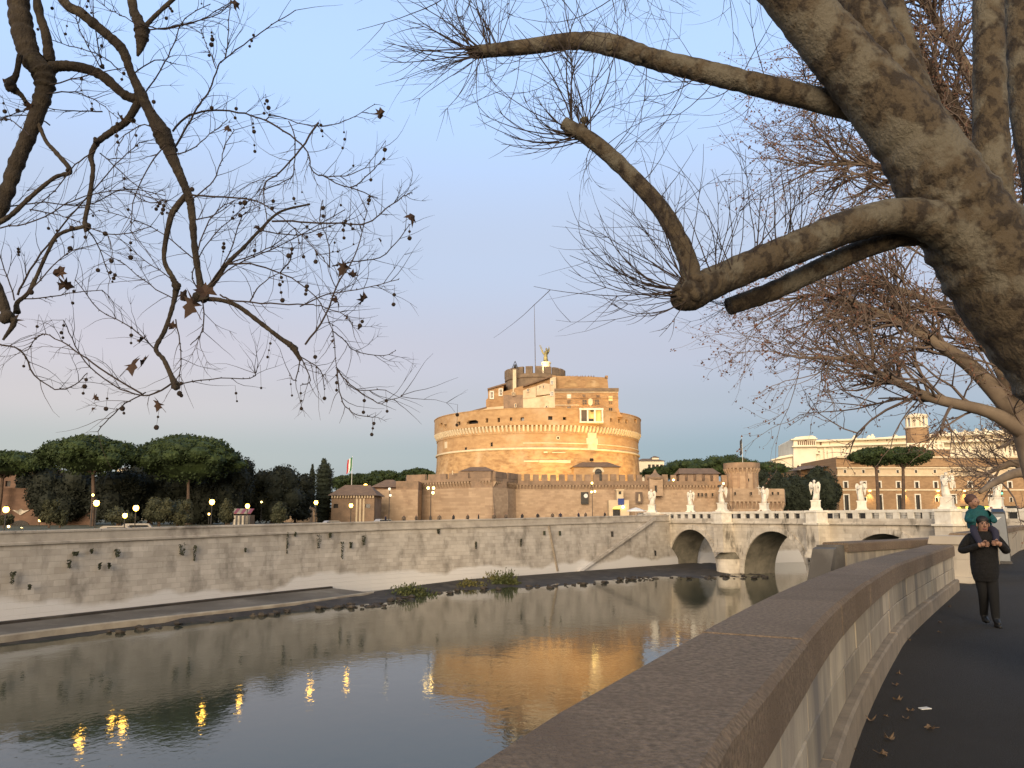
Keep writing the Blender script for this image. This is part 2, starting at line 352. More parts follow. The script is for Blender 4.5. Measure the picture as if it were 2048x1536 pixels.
# ------------------------------------------------------------------ curves in plan
def catmull(pts, per=8):
    pts = [Vector(p) for p in pts]; q = [pts[0]*2-pts[1]]+pts+[pts[-1]*2-pts[-2]]; out = []
    for i in range(1, len(q)-2):
        a, b, c, d = q[i-1], q[i], q[i+1], q[i+2]
        for k in range(per):
            t = k/per; out.append(.5*((2*b)+(c-a)*t+(2*a-5*b+4*c-d)*t*t+(3*b-a-3*c+d)*t**3))
    out.append(pts[-1]); return out
class Path:                                     # plan curve by arc length; left normal points to the river
    def __init__(s, pts):
        s.p = pts; s.s = [0]
        for a, b in zip(pts, pts[1:]): s.s.append(s.s[-1]+(b-a).length)
        s.L = s.s[-1]
    def at(s, d, off=0):
        d = min(max(d, 0), s.L); i = 0
        while i < len(s.s)-2 and s.s[i+1] < d: i += 1
        a, b = s.p[i], s.p[i+1]; t = (b-a).normalized(); q = a+(b-a)*((d-s.s[i])/(s.s[i+1]-s.s[i]))
        return q+Vector((-t.y, t.x))*off
    def block(s, mb, s0, s1, o0, o1, z0, z1, bev=0, step=.35, zf=None):
        n = max(1, int(math.ceil((s1-s0)/step))); k0 = len(mb.v); prof = []
        for i in range(n+1):
            d = s0+(s1-s0)*i/n; dz = zf(d) if zf else 0
            r = [(o0, z0), (o0, z1-bev), (o0+bev, z1), (o1-bev, z1), (o1, z1-bev), (o1, z0)] if bev else [(o0, z0), (o0, z1), (o1, z1), (o1, z0)]
            prof.append([(*s.at(d, o), z+dz) for o, z in r])
        m = len(prof[0]); vs = [v for r in prof for v in r]; fs = []
        for i in range(n):
            for j in range(m):
                j2 = (j+1) % m; fs.append((i*m+j, i*m+j2, (i+1)*m+j2, (i+1)*m+j))
        fs.append(tuple(range(m))[::-1]); fs.append(tuple(n*m+j for j in range(m)))
        return mb.add(vs, fs)

# ------------------------------------------------------------------ river, banks, ground
me = MB().add([(-400, -200, -8), (700, -200, -8), (700, 500, -8), (-400, 500, -8)], [(0, 1, 2, 3)])
o = struct(me.build('river_water', M['water'])); tag(o, 'greenish grey river reflecting castle and lamps', 'river')

WP = Path(catmull([(-84, -40), (-74, 8), (-58, 42), (-43.5, 67), (-21.5, 103.5), (-1.9, 122), (27.8, 151.5), (33, 157)], 10))
ZT = [(-200, .3), (67, PZ(1062, 67)), (103.5, PZ(1044, 103.5)), (122, PZ(1037, 122)), (151, PZ(1030, 151)), (160, PZ(1029.5, 157))]
def wz(y): return interp(ZT, y)
WPX = sorted((1024+F*1.0086*p.x/p.y, p.y) for p in WP.p if p.y > 45)
def wallY(px): return interp(WPX, px)
# far bank ground: from the embankment wall out to the horizon
mb = MB(); n = 60; rows = []
for i in range(n+1):
    d = WP.L*i/n; a = WP.at(d, .6); z = wz(a.y)-1.05; nrm = (WP.at(d, 1)-WP.at(d, 0))
    b = a+nrm*28; c = a+nrm*300+Vector((0, 120)); e = a+nrm*2500+Vector((0, 1500))
    rows.append([(*a, z), (*b, z*.5+.55), (*c, 1.2), (*e, 1.2)])
ext = [[(33, 158, 1.25), (28, 190, 1.25), (20, 600, 1.2), (0, 4000, 1.2)], [(60, 172, 1.25), (60, 200, 1.25), (120, 700, 1.2), (900, 4000, 1.2)], [(140, 212, 1.25), (150, 240, 1.25), (500, 800, 1.2), (2500, 4000, 1.2)], [(400, 260, 1.25), (420, 300, 1.25), (900, 700, 1.2), (4500, 3500, 1.2)]]
rows += ext; m = len(rows)
mb.add([v for r in rows for v in r], [(i*4+j, (i+1)*4+j, (i+1)*4+j+1, i*4+j+1) for i in range(m-1) for j in range(3)])
struct(mb.build('far_bank_ground', M['ground']))
mb = MB(); WP.block(mb, 60, WP.L, 2.5, 12, -.9, -.846, step=4, zf=lambda d: wz(WP.at(d).y))
struct(mb.build('far_bank_road', M['road']))
# river wall on the far bank beyond the bridge
mb = MB(); mb.slab([(33, 158, -9), (60, 172, -9), (60, 172, 2.2), (33, 158, 2.2)], (-.3, .6, 0)); mb.slab([(60, 172, -9), (140, 212, -9), (140, 212, 2.2), (60, 172, 2.2)], (-.3, .6, 0)); mb.slab([(140, 212, -9), (400, 260, -9), (400, 260, 2.2), (140, 212, 2.2)], (-.3, .6, 0))
tag(mb.build('river_wall', M['wall']), 'pale river wall seen beyond the bridge arches', 'wall')

ew = thing('embankment_wall', 'long weathered travertine embankment wall on the far river bank', 'wall')
mb = MB(); k = 90; vs = []
for i in range(k+1):
    d = WP.L*i/k; a0 = WP.at(d, -.55); a1 = WP.at(d, 0); z = wz(a1.y); vs += [(*a0, -8.6), (*a1, z-1.15)]
mb.add(vs, [(2*i, 2*i+2, 2*i+3, 2*i+1) for i in range(k)]); mb.build('wall_face', M['wall'], ew)
mb = MB(); WP.block(mb, 0, WP.L, -.22, .5, -1.25, -1.0, bev=.06, step=2, zf=lambda d: wz(WP.at(d).y)); mb.build('string_course', M['wall_cope'], ew)
mb = MB(); WP.block(mb, 0, WP.L, -.04, .5, -1.0, -.22, step=2, zf=lambda d: wz(WP.at(d).y)); mb.build('parapet', M['wall_cope'], ew)
s = 20.0; i = 0
while s < WP.L-.1:                              # coping stones
    e = min(s+2.6, WP.L); mb = MB(); WP.block(mb, s+.015, e-.015, -.14, .58, -.22, random.uniform(-.012, .012), bev=.05, step=2.6, zf=lambda d: wz(WP.at(d).y)); mb.build('coping_stone', M['wall_cope'], ew); s = e
def wallpt(px, py, out=.25):                     # a point just proud of the embankment face
    Y = wallY(px); p = P(px, py, Y); f = (p.z+8.6)/(9.5); return p+Vector((.6, -.8, 0))*(out+.55*(1-f))
mb = MB()
pts = [wallpt(1097+i*1.4, 1052+i*9, .05) for i in range(11)]; mb.tube(pts, .22, 6); mb.build('drain_pipe', M['kerb'], ew)
mb = MB(); mb.tube([wallpt(1086, 1062), wallpt(1086, 1070)], .2, 5); mb.tube([wallpt(1117, 1062), wallpt(1117, 1071)], .2, 5); mb.build('pipe_bracket', M['moss'], ew)
mb = MB()
a, b = wallpt(1306, 1040, .1), wallpt(1150, 1146, .1)
for i in range(14):                             # stair flight running down the wall face
    p, q = a.lerp(b, i/14), a.lerp(b, (i+1)/14); mb.slab([p, q, q+Vector((0, 0, .5)), p+Vector((0, 0, .5))], (.42, -.56, 0))
mb.build('stair_parapet', M['wall'], ew)
for px, py in ((1306, 1106), (1222, 1068)):
    mb = MB(); p = wallpt(px, py, .0); mb.box(p.x-.35, p.x+.35, p.y-.2, p.y+.1, p.z-.5, p.z+.5); mb.build('wall_niche', M['dark'], ew)

# quay and muddy bank below the wall
def strip(name, A, B, matl, nsub=1, jit=0):
    mb = MB(); vs = []; m = len(A)
    for a, b in zip(A, B):
        for j in range(nsub+1):
            t = j/nsub; p = Vector(a).lerp(Vector(b), t)
            if jit and 0 < j < nsub: p.z += random.uniform(-jit, jit)
            vs.append(p)
    w = nsub+1; mb.add(vs, [(i*w+j, i*w+j+1, (i+1)*w+j+1, (i+1)*w+j) for i in range(m-1) for j in range(nsub)])
    return mb.build(name, matl, smooth=bool(jit))
wl = [WP.at(WP.L*(.30+.70*i/40), -.45) for i in range(41)]
wet = [(-200, -95), (-40, -74), (20, -55.5), (59.2, -38.2), (71.5, -31.0), (85.6, -20.3)]
edge = catmull([(-60, -10), (-53, 32), (-39.8, 61.5), (-31.4, 74.5), (-22.9, 86.5), (-17.5, 97)], 6)
inner = []
for e in edge:
    best = min(WP.p, key=lambda q: (q-e).length); inner.append(best+(e-best).normalized()*.45)
q1 = strip('quay_walk', [(*v, -7.15) for v in inner], [(*v, -7.4) for v in edge], M['quay'], 3); struct(q1)
mb = MB(); ep = Path(edge); ep.block(mb, 0, ep.L, -.55, .0, -8.3, -7.30, bev=.08, step=3); struct(mb.build('quay_kerb', M['quay_edge']))
mb = MB(); ip = Path(inner); ip.block(mb, 0, ip.L, -.5, .3, -7.5, -6.95, bev=.06, step=3); struct(mb.build('quay_plinth', M['mud']))
shore = catmull([(-55, -8), (-49, 33), (-38.0, 59.6), (-30.0, 72.5), (-20.3, 85.0), (-14.6, 86.5), (-10.9, 100), (1.5, 106.7), (15.5, 117), (21.7, 123.6), (33.6, 124), (45.2, 131), (50, 146), (46, 160)], 8)
back = catmull([(-57.6, -8), (-51.8, 32), (-39.2, 61.2), (-30.9, 74), (-22.3, 86), (-17, 98), (-8, 114.5), (2, 124), (12, 134), (20, 142), (27, 149), (31, 152.5), (36, 160), (38, 175)], 8)
hts = [-7.85]*24+[-7.6]*8+[-7.5]*8+[-7.35]*8+[-7.3]*60
vsA = []; vsB = []
for i, (a, b) in enumerate(zip(shore, back)):
    j = Vector((random.uniform(-.5, .5), random.uniform(-.5, .5)))
    vsA.append((*(a+j), -8.25)); vsB.append((*b, hts[min(i, len(hts)-1)]))
struct(strip('mud_bank', vsA, vsB, M['mud'], 6, .16))
for i in range(70):                             # stones lying at the waterline
    pass
mb = MB()
for i in range(160):
    k = random.randint(20, len(shore)-18); a = shore[k].lerp(back[k], random.uniform(.02, .25)); mb.ball((a.x+random.uniform(-1, 1), a.y+random.uniform(-1, 1), -8.0+random.uniform(-.05, .25)), random.uniform(.12, .45), 6, 4, sq=(1.3, 1, .6), jit=.25)
o = stuff(mb.build('shore_rubble', M['mud'])); tag(o, 'loose rubble along the muddy waterline', 'rubble')

# ------------------------------------------------------------------ near bank: pavement, parapet
ST = Path(catmull([(-5.6, -12), (-2.9, -6), (-.46, 0), (.48, 2.12), (.83, 2.85), (2.56, 6.18), (4.58, 9.68), (6.16, 12.2), (10.6, 18.75)], 10))
S0 = 0; SEND = ST.L
poly = [tuple(ST.at(ST.L*i/40, .05)) for i in range(41)]+[(8.6, 19.9), (13.2, 24.6), (12.2, 20.7), (27.2, 41.8), (62, 81), (64, 79.5), (120, 110), (300, 150), (300, -60), (-5.6, -60)]
mb = MB(); bm = bmesh.new(); vs = [bm.verts.new((x, y, 0)) for x, y in poly]; fc = bm.faces.new(vs); bmesh.ops.triangulate(bm, faces=[fc]); me = bpy.data.meshes.new('pavement'); bm.to_mesh(me); bm.free(); me.materials.append(M['asphalt'])
if me.polygons[0].normal.z < 0: me.flip_normals()
struct(link('pavement', me))
pw = thing('parapet_wall', 'curved travertine parapet with thick pinkish coping beside the pavement', 'wall')
mb = MB(); ST.block(mb, 0, SEND, .06, .50, -9, .795, step=.5); mb.build('wall_core', M['ashlar'], pw)
mb = MB(); ST.block(mb, .9, SEND-.01, -.029, .554, .80, 1.044, bev=.03, step=.22); mb.build('coping_mortar', M['mortar'], pw)
mb = MB(); ST.block(mb, .9, SEND-.01, .012, .058, .05, .796, step=.25); mb.build('face_mortar', M['mortar'], pw)
s = 1.0
while s < SEND-.3:
    e = min(s+random.uniform(1.9, 2.4), SEND); e = SEND if SEND-e < .8 else e
    mb = MB(); ST.block(mb, s+.0015, e-.0015, -.035+random.uniform(-.004, .004), .56, .80, 1.05+random.uniform(-.004, .004), bev=.03, step=.22); mb.build('coping_stone', M['cope'], pw); s = e
for row, (z0, z1) in enumerate(((.255, .525), (.53, .797))):
    s = 1.0+row*.55
    while s < SEND-.2:
        e = min(s+random.uniform(.8, 1.35), SEND); e = SEND if SEND-e < .4 else e
        mb = MB(); ST.block(mb, s+.0025, e-.0025, random.uniform(-.004, .004), .1, z0, z1-.008, bev=.012, step=.3); mb.build('face_block', M['ashlar'], pw); s = e
s = 1.0
while s < SEND-.2:
    e = min(s+random.uniform(1.3, 1.9), SEND); e = SEND if SEND-e < .5 else e
    mb = MB(); ST.block(mb, s+.003, e-.003, -.085, .1, 0, .25+random.uniform(-.004, .004), bev=.02, step=.3); mb.build('plinth_block', M['kerb'], pw); s = e
# projecting landing beyond the end of the curve
lw = thing('landing_wall', 'low stone parapet of the river stair landing beyond the curved wall', 'wall')
LP = Path([Vector((8.45, 19.7)), Vector((14.1, 24.9))])
mb = MB(); LP.block(mb, 0, LP.L, 0, .55, -9, .84); mb.build('wall_core', M['ashlar'], lw)
for i in range(4):
    mb = MB(); LP.block(mb, LP.L*i/4+.004, LP.L*(i+1)/4-.004, -.05, .62, .845, 1.08, bev=.03); mb.build('coping_stone', M['cope'], lw)
for r in range(2):
    for i in range(6):
        mb = MB(); LP.block(mb, LP.L*(i+.5*r)/6.5+.004, LP.L*(i+1+.5*r)/6.5-.004, -.02, .05, .28*r+.02, .28*r+.295, bev=.006); mb.build('face_block', M['ashlar'], lw)
mb = MB(); a = Vector((8.42, 19.65, 0)); mb.slab([(8.40, 19.70, -9), (8.02, 20.10, -9), (8.02, 20.10, 1.02), (8.40, 19.70, 1.02)], (-.25, -.2, 0)); mb.add([(8.15, 19.5, -9), (7.77, 19.9, -9), (7.77, 19.9, .98), (8.15, 19.5, .98), (4.9, 17.1, -9), (4.5, 17.5, -9), (7.6, 19.72, .93), (7.98, 19.32, .93)], [(2, 3, 7, 6), (6, 7, 4, 5), (3, 0, 4, 7), (1, 2, 6, 5)]); mb.build('sloped_end', M['quay'], lw)
pb = thing('stone_gatepost', 'squat pale stone block where the curved parapet ends', 'stone post', (12.1, 21.2, 0), radians(35))
MB().box(-.45, .45, -.45, .45, .16, 1.0).build('shaft', M['bridge'], pb); MB().box(-.52, .52, -.52, .52, 1.003, 1.22, top=.04).build('cap', M['bridge'], pb); MB().box(-.55, .55, -.55, .55, 0, .158).build('base', M['bridge'], pb)
rw = thing('river_parapet', 'beige stone parapet running on towards the bridge behind the grey pillar', 'wall')
RP = Path([Vector((12.7, 21.5)), Vector((27.4, 42)), Vector((61, 80))])
mb = MB(); RP.block(mb, 0, RP.L, 0, .5, -9, 1.05, step=3); mb.build('wall_core', M['ashlar'], rw)
for i in range(16):
    mb = MB(); RP.block(mb, i*2.2+.01, i*2.2+2.19, -.06, .56, 1.055, 1.28, bev=.04, step=3); mb.build('coping_stone', M['cope'], rw)

# ------------------------------------------------------------------ bridge
KY = [158.5, 138.6, 118.7, 98.8]
K = [Vector((PX(px, y), y)) for px, y in zip((1303, 1448, 1642, 1895), KY)]
dv = (K[3]-K[0])/3; S = dv.length; brz = atan2(dv.y, dv.x)
br = thing('stone_bridge', 'pale stone arched bridge with angel statues crossing the river', 'bridge', (K[0].x, K[0].y, 0), brz)
R0 = .34*S; ZC = -.45-R0; ZD = .75; KMAX = 4.3
mb = MB(); vt = []
cuts = [(-.30*S, .16*S)]+[((k+.84)*S, (k+1.16)*S) for k in range(3)]+[(3.84*S, KMAX*S)]
for y0, fl in ((1.5, 1), (8.5, -1)):
    for a, b in cuts: mb.add([(a, y0, -9.2), (b, y0, -9.2), (b, y0, ZD), (a, y0, ZD)], [(0, 1, 2, 3)])
    for k in range(4):
        c = (k+.5)*S; n = 28
        for i in range(n):
            t0, t1 = pi-pi*i/n, pi-pi*(i+1)/n
            mb.add([(c+R0*cos(t0), y0, ZC+R0*sin(t0)), (c+R0*cos(t1), y0, ZC+R0*sin(t1)), (c+R0*cos(t1), y0, ZD), (c+R0*cos(t0), y0, ZD)], [(0, 1, 2, 3)])
mb.build('spandrel_wall', M['bridge'], br)
for k in range(4):
    c = (k+.5)*S; n = 28; v = MB()
    for i in range(n):
        t0, t1 = pi-pi*i/n, pi-pi*(i+1)/n
        v.add([(c+R0*cos(t0), 1.5, ZC+R0*sin(t0)), (c+R0*cos(t1), 1.5, ZC+R0*sin(t1)), (c+R0*cos(t1), 8.5, ZC+R0*sin(t1)), (c+R0*cos(t0), 8.5, ZC+R0*sin(t0))], [(3, 2, 1, 0)])
    for sg in (-1, 1): v.add([(c+sg*R0, 1.5, -9.2), (c+sg*R0, 8.5, -9.2), (c+sg*R0, 8.5, ZC), (c+sg*R0, 1.5, ZC)], [(0, 1, 2, 3)])
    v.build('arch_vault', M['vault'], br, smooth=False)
    nv = 21
    for i in range(nv):
        t0, t1 = pi-pi*i/nv-.004, pi-pi*(i+1)/nv+.004; q = MB(); r1, r2 = R0-.03, R0+.85+random.uniform(-.05, .05)
        tm = (t0+t1)/2
        q.slab([(c+r1*cos(t0), 1.28, ZC+r1*sin(t0)), (c+r1*cos(tm), 1.28, ZC+r1*sin(tm)), (c+r1*cos(t1), 1.28, ZC+r1*sin(t1)), (c+r2*cos(t1), 1.28, ZC+r2*sin(t1)), (c+r2*cos(tm), 1.28, ZC+r2*sin(tm)), (c+r2*cos(t0), 1.28, ZC+r2*sin(t0))], (0, .3, 0)); q.build('voussoir', M['bridge'], br)
MB().box(-.3*S, KMAX*S, 1.1, 8.9, ZD, .95).build('cornice', M['bridge'], br)
MB().box(-.3*S, KMAX*S, 1.9, 8.1, .953, 1.40).build('roadway', M['road'], br)
for yy in (1.25, 8.35):
    MB().box(-.3*S, KMAX*S, yy, yy+.4, .955, 1.62).build('balustrade_plinth', M['bridge'], br)
    MB().box(-.3*S, KMAX*S, yy-.06, yy+.46, 2.45, 2.85).build('top_rail', M['marble'], br)
    MB().box(-.3*S, KMAX*S, yy+.17, yy+.23, 1.622, 2.448).build('iron_grille', M['iron'], br) if yy > 5 else None
pm = MB().box(-.5, .5, 0, .4, 1.622, 2.448).mesh('baluster_pier', M['marble'])
bars = MB()
for i in range(7): bars.box(-.6+i*.2-.02, -.6+i*.2+.02, .18, .22, 1.622, 2.448)
bars.box(-.68, .68, .17, .23, 2.0, 2.04)
bm_ = bars.mesh('grille', M['iron'])
for k in range(-1, 5):
    for i in range(8):
        x = k*S+1.75+(S-3.5)*(i+.5)/8
        if not -.28*S < x < KMAX*S-.5: continue
        link('iron_grille', bm_, br, (x, 1.25, 0))
        if i < 7:
            for yy in (1.25, 8.35): link('baluster_pier', pm, br, (x+(S-3.5)/16, yy, 0))
for k in range(0, 5):
    x = k*S
    for far in (0, 1):
        f = MB(); y0, y1 = (-.95, 1.30) if not far else (8.7, 10.95)
        f.box(x-1.1, x+1.1, y0, y1, .96, 2.55); f.box(x-1.25, x+1.25, y0-.15, y1+.15, 2.552, 2.86, top=.06); f.box(x-1.5, x+1.5, y0-.2, y1+.1, .70, .957)
        f.build('statue_plinth', M['marble'], br)
        p = MB(); yy0, yy1 = (-.9, 1.49) if not far else (8.51, 10.9)
        p.box(x-1.25, x+1.25, yy0, yy1, -3.4, .697); p.box(x-1.5, x+1.5, yy0-.25, yy1, -4.3, -3.9); p.box(x-1.4, x+1.4, yy0-.15, yy1, -3.9, -3.4)
        p.build('pier_pilaster', M['bridge'], br)
        if not far:
            q = MB(); q.lathe([(2.45, -9.2), (2.35, -5.6), (2.4, -5.4)], (x, 1.5, 0), 14, pi, 2*pi); q.build('cutwater', M['bridge'], br)
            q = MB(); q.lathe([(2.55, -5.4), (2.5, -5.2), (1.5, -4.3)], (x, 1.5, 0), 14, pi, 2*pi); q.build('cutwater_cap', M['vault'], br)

# ------------------------------------------------------------------ castle
CX, CY, RD = 7.9, 239.5, 31.2
ca = thing('round_castle', 'huge round brick castle with stepped keep above the river', 'castle', (CX, CY, 0))
def bend(R):
    return lambda x, y, z: ((R-y)*sin(x/R), -(R-y)*cos(x/R), z)
def ang(px, R):                                  # arc position on the drum's front seen at column px
    d = ray(px, HOR); d = Vector((d.x, d.y)).normalized(); b = d.dot(Vector((CX, CY))); c = CX*CX+CY*CY-R*R
    disc = b*b-c
    t = b-sqrt(max(disc, 0)); q = d*t-Vector((CX, CY)); return R*atan2(q.x, -q.y), t*d.y
mb = MB(); mb.lathe([(31.9, 0), (31.6, 13), (31.25, 18), (31.2, 20.45)], n=120, a0=pi, a1=2*pi); mb.lathe([(31.9, 0), (31.2, 20.45)], n=40, a0=0, a1=pi); mb.build('drum_base', M['drum'], ca, smooth=True)
mb = MB(); mb.lathe([(31.2, 20.45), (31.1, 26.8)], n=140, smooth=False) if False else mb.lathe([(31.2, 20.45), (31.15, 26.9)], n=140); mb.build('drum_wall', M['drum_up'], ca, smooth=False)
mb = MB(); mb.lathe([(31.15, 20.1), (31.6, 20.2), (31.6, 20.65), (31.15, 20.8)], n=140); mb.build('string_course', M['cream'], ca)
mb = MB(); mb.lathe([(31.1, 21.75), (31.38, 21.8), (31.38, 22.05), (31.1, 22.1)], n=70, a0=1.45*pi, a1=2.02*pi); mb.build('string_course', M['cream'], ca)
mb = MB(); mb.lathe([(31.1, 24.55), (31.35, 24.6), (31.35, 24.85), (31.1, 24.9)], n=140); mb.build('string_course', M['drum_up'], ca)
# corbels carrying the parapet
cb = MB().add([(-.27, 0, 0), (.27, 0, 0), (.27, -.35, .25), (-.27, -.35, .25), (-.27, -.95, 1.5), (.27, -.95, 1.5), (-.27, 0, 1.75), (.27, 0, 1.75), (-.27, -.95, 1.75), (.27, -.95, 1.75)],
              [(0, 1, 2, 3)[::-1], (3, 2, 5, 4)[::-1], (4, 5, 9, 8)[::-1], (8, 9, 7, 6)[::-1], (0, 3, 4, 8, 6)[::-1], (1, 7, 9, 5, 2)[::-1]]).mesh('corbel', M['cream'])
NC = 168
for i in range(NC):
    a = 2*pi*i/NC
    if cos(a) < -.15: continue
    link('corbel', cb, ca, (31.13*sin(a), -31.13*cos(a), 25.05), a)
mb = MB(); mb.lathe([(31.1, 26.75), (32.05, 26.8)], n=140); mb.build('corbel_table', M['drum_up'], ca)
holes = []; H = {}
for px, py, w, h in ((888, 853, 6, 9), (880, 851, 5, 9), (915, 847, 8, 8), (973, 841, 5, 9), (997, 840, 5, 9), (1022, 838, 5, 7), (1045, 838, 7, 7), (1102, 836, 9, 8), (1131, 837, 7, 6), (1226, 840, 5, 7), (1243, 842, 6, 8), (1257, 843, 5, 8), (1275, 842, 5, 8)):
    x, Y = ang(px, 32.05); z = P(px, py, Y).z; hw = w/2/F*Y; x2, _ = ang(px+w/2, 32.05); x1, _ = ang(px-w/2, 32.05); holes.append((x1, x2, z-h/2/F*Y, z+h/2/F*Y))
x1, Y = ang(932, 32.05); x2, _ = ang(955, 32.05); z0 = PZ(849, Y); holes += [(x1, x2, z0, z0+.75), (x1+.5, x2-.5, z0+.75, z0+1.05)]
lx0, LY = ang(1161, 32.05); lx1, _ = ang(1204.5, 32.05)
mb = MB(); pz0, pz1 = 26.8, 31.3
mb.facade(-50, 50, pz0, pz1, holes, 1.2, bend(32.05), 1.1)
mb.lathe([(32.05, pz1), (30.9, pz1), (30.9, 29.9)], n=140)
mb.build('parapet', M['drum_up'], ca)
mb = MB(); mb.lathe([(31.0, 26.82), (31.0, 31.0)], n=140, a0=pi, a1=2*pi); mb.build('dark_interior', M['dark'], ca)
mb = MB(); mb.lathe([(31.3, 31.303), (32.2, 31.303), (32.2, 31.5), (31.3, 31.5)], n=140); mb.build('parapet_coping', M['drum_up'], ca)
mb = MB(); mb.lathe([(.5, 29.95), (30.95, 29.93)], n=60); mb.build('terrace', M['tower_top'], ca)
for px, py, r in ((1117, 876, .55),):
    x, Y = ang(px, 31.2); q = P(px, py, Y); f = bend(31.3); a = x/31.2
    mb = MB(); o = Matrix.Translation(Vector((31.35*sin(a), -31.35*cos(a), q.z))) @ Matrix.Rotation(a, 4, 'Z') @ Matrix.Rotation(pi/2, 4, 'X')
    rr = [(r*.55, 0), (r, 0), (r, .2), (r*.55, .2)]
    mb.lathe([(r*.55, -.2), (r*.55, .15), (r, .15), (r, -.2)], n=18); ob = mb.build('oculus_ring', M['cream'], ca); ob.matrix_local = o
    mb = MB(); mb.lathe([(.001, 0.02), (r*.6, .02)], n=14); ob = mb.build('oculus_opening', M['dark'], ca); ob.matrix_local = o
def bent_plaque(px0, px1, py0, py1, R, th, name, matl, poly=None):
    (x0, Y), (x1, _) = ang(px0, R), ang(px1, R); z0, z1 = PZ(py1, Y), PZ(py0, Y); f = bend(R); q = MB(); n = 6
    for i in range(n):
        a, b = lerp(x0, x1, i/n), lerp(x0, x1, (i+1)/n); q.add([f(a, -th, z0), f(b, -th, z0), f(b, -th, z1), f(a, -th, z1), f(a, .1, z0), f(b, .1, z0), f(b, .1, z1), f(a, .1, z1)], [(0, 1, 2, 3), (4, 5, 1, 0), (3, 2, 6, 7), (1, 5, 6, 2), (4, 0, 3, 7)])
    return q.build(name, matl, ca)
bent_plaque(1177, 1194, 865, 876, 31.2, .35, 'coat_of_arms', M['cream']); bent_plaque(1174, 1196.5, 876, 889, 31.2, .4, 'coat_of_arms', M['cream']); bent_plaque(1177, 1195, 889, 898, 31.2, .33, 'coat_of_arms', M['cream'])
for a in ((1048, 1078, 921, 924), (1079, 1118, 920.5, 925), (1118, 1142, 920, 926), (1088, 1096, 903, 906), (1105, 1132, 904, 906)): bent_plaque(*a, 31.45, .15, 'travertine_remnant', M['cream'])
for a in ((888, 893, 884, 897),): bent_plaque(*a, 31.2, .1, 'plaster_patch', M['cream'])
for px, py in ((983, 890), (931, 900)): bent_plaque(px-2, px+2, py-5, py+3, 31.2, .06, 'arrow_slit', M['dark'])

def pxpoly(pts, Yf, th, name, matl, parent, off=(CX, CY, 0)):   # upright wall: outline on the plane y = Yf(px), pushed back by th
    q = MB(); o = Vector(off); q.slab([P(px, py, Yf(px))-o for px, py in pts], (0, th, 0)); return q.build(name, matl, parent)
def win(px0, px1, py0, py1, Y, parent, matl='glass', frame=.25, fm='cream', name='window', out=.12, off=(CX, CY, 0), bars=True):
    o = Vector(off); a, b = P(px0, py1, Y)-o, P(px1, py0, Y)-o; q = MB()
    w = MB(); f = frame
    for bx in ((a.x-f, b.x+f, a.z-f, a.z), (a.x-f, b.x+f, b.z, b.z+f), (a.x-f, a.x, a.z, b.z), (b.x, b.x+f, a.z, b.z)): w.box(bx[0], bx[1], a.y-out, a.y+.1, bx[2], bx[3])
    fr = w.build(name, M[fm], parent); q.box(a.x, b.x, a.y-.03, a.y+.05, a.z, b.z); q.build('pane', M[matl], fr)
    if bars and b.x-a.x > .5:
        k = MB(); c = (a.x+b.x)/2; k.box(c-.05, c+.05, a.y-.07, a.y-.035, a.z, b.z); k.box(a.x, b.x, a.y-.07, a.y-.035, (a.z+b.z)/2-.05, (a.z+b.z)/2+.05); k.build('glazing_bar', M[fm], fr)
    return fr
# right hand keep block
kb = lambda px: 216.0
pxpoly([(1110, 834), (1246, 834), (1240, 826), (1237, 816), (1236, 781), (1110, 781)], kb, 17, 'keep_wall', M['brick'], ca)
pxpoly([(1109, 782), (1237.5, 782), (1237.5, 776), (1217, 776), (1109, 777)], lambda p: 215.6, 17.8, 'keep_cornice', M['tower_top'], ca)
pxpoly([(1108, 778), (1217, 778), (1215, 758), (1213, 755), (1180, 753), (1130, 752), (1108, 752)], lambda p: 219.0, 14, 'keep_attic', M['brick'], ca)
pxpoly([(1210, 757), (1216, 757), (1216, 751), (1211, 751)], lambda p: 219.0, 2, 'attic_pier', M['brick'], ca)
for py, col in ((784, 'cream'), (796, 'brick'), (810, 'cream')):
    pxpoly([(1110, py+.9), (1237 if py < 800 else 1158, py+.9), (1237 if py < 800 else 1158, py-.5), (1110, py-.5)], lambda p: 215.75, .5, 'keep_string', M[col], ca)
for cxx in (1142, 1186):
    q = MB(); c = P(cxx, 774, 218.9)-Vector((CX, CY, 0)); q.slab([(c.x+2.1*cos(t), c.y, c.z+2.0*sin(t)) for t in [pi*i/10 for i in range(11)]], (0, .25, 0)); q.build('blind_arch', M['drum'], ca)
for px, y0, y1, ml in ((1138, 789, 797, 'white'), (1138, 801, 807, 'shutter'), (1138, 813, 823, 'glass'), (1221, 793, 801, 'lit'), (1221, 803, 808, 'shutter'), (1221, 816, 826, 'glass'), (1168, 789, 793, 'glass'), (1196, 790, 794, 'glass')):
    win(px-3.2, px+3.2, y0, y1, 215.9, ca, ml, .12 if ml != 'white' else .2, 'plaster' if ml in ('white', 'lit') else 'brick')
for px in (1169, 1194): win(px-4, px+4, 800, 809, 215.9, ca, 'shutter', .1, 'brick', 'shuttered_window')
q = MB(); c = P(1181, 805, 215.6)-Vector((CX, CY, 0)); q.slab([(c.x-.6, c.y, c.z+.9), (c.x-.6, c.y, c.z-.4), (c.x, c.y, c.z-1.1), (c.x+.6, c.y, c.z-.4), (c.x+.6, c.y, c.z+.9), (c.x, c.y, c.z+1.3)], (0, .4, 0)); q.build('coat_of_arms', M['cream'], ca)
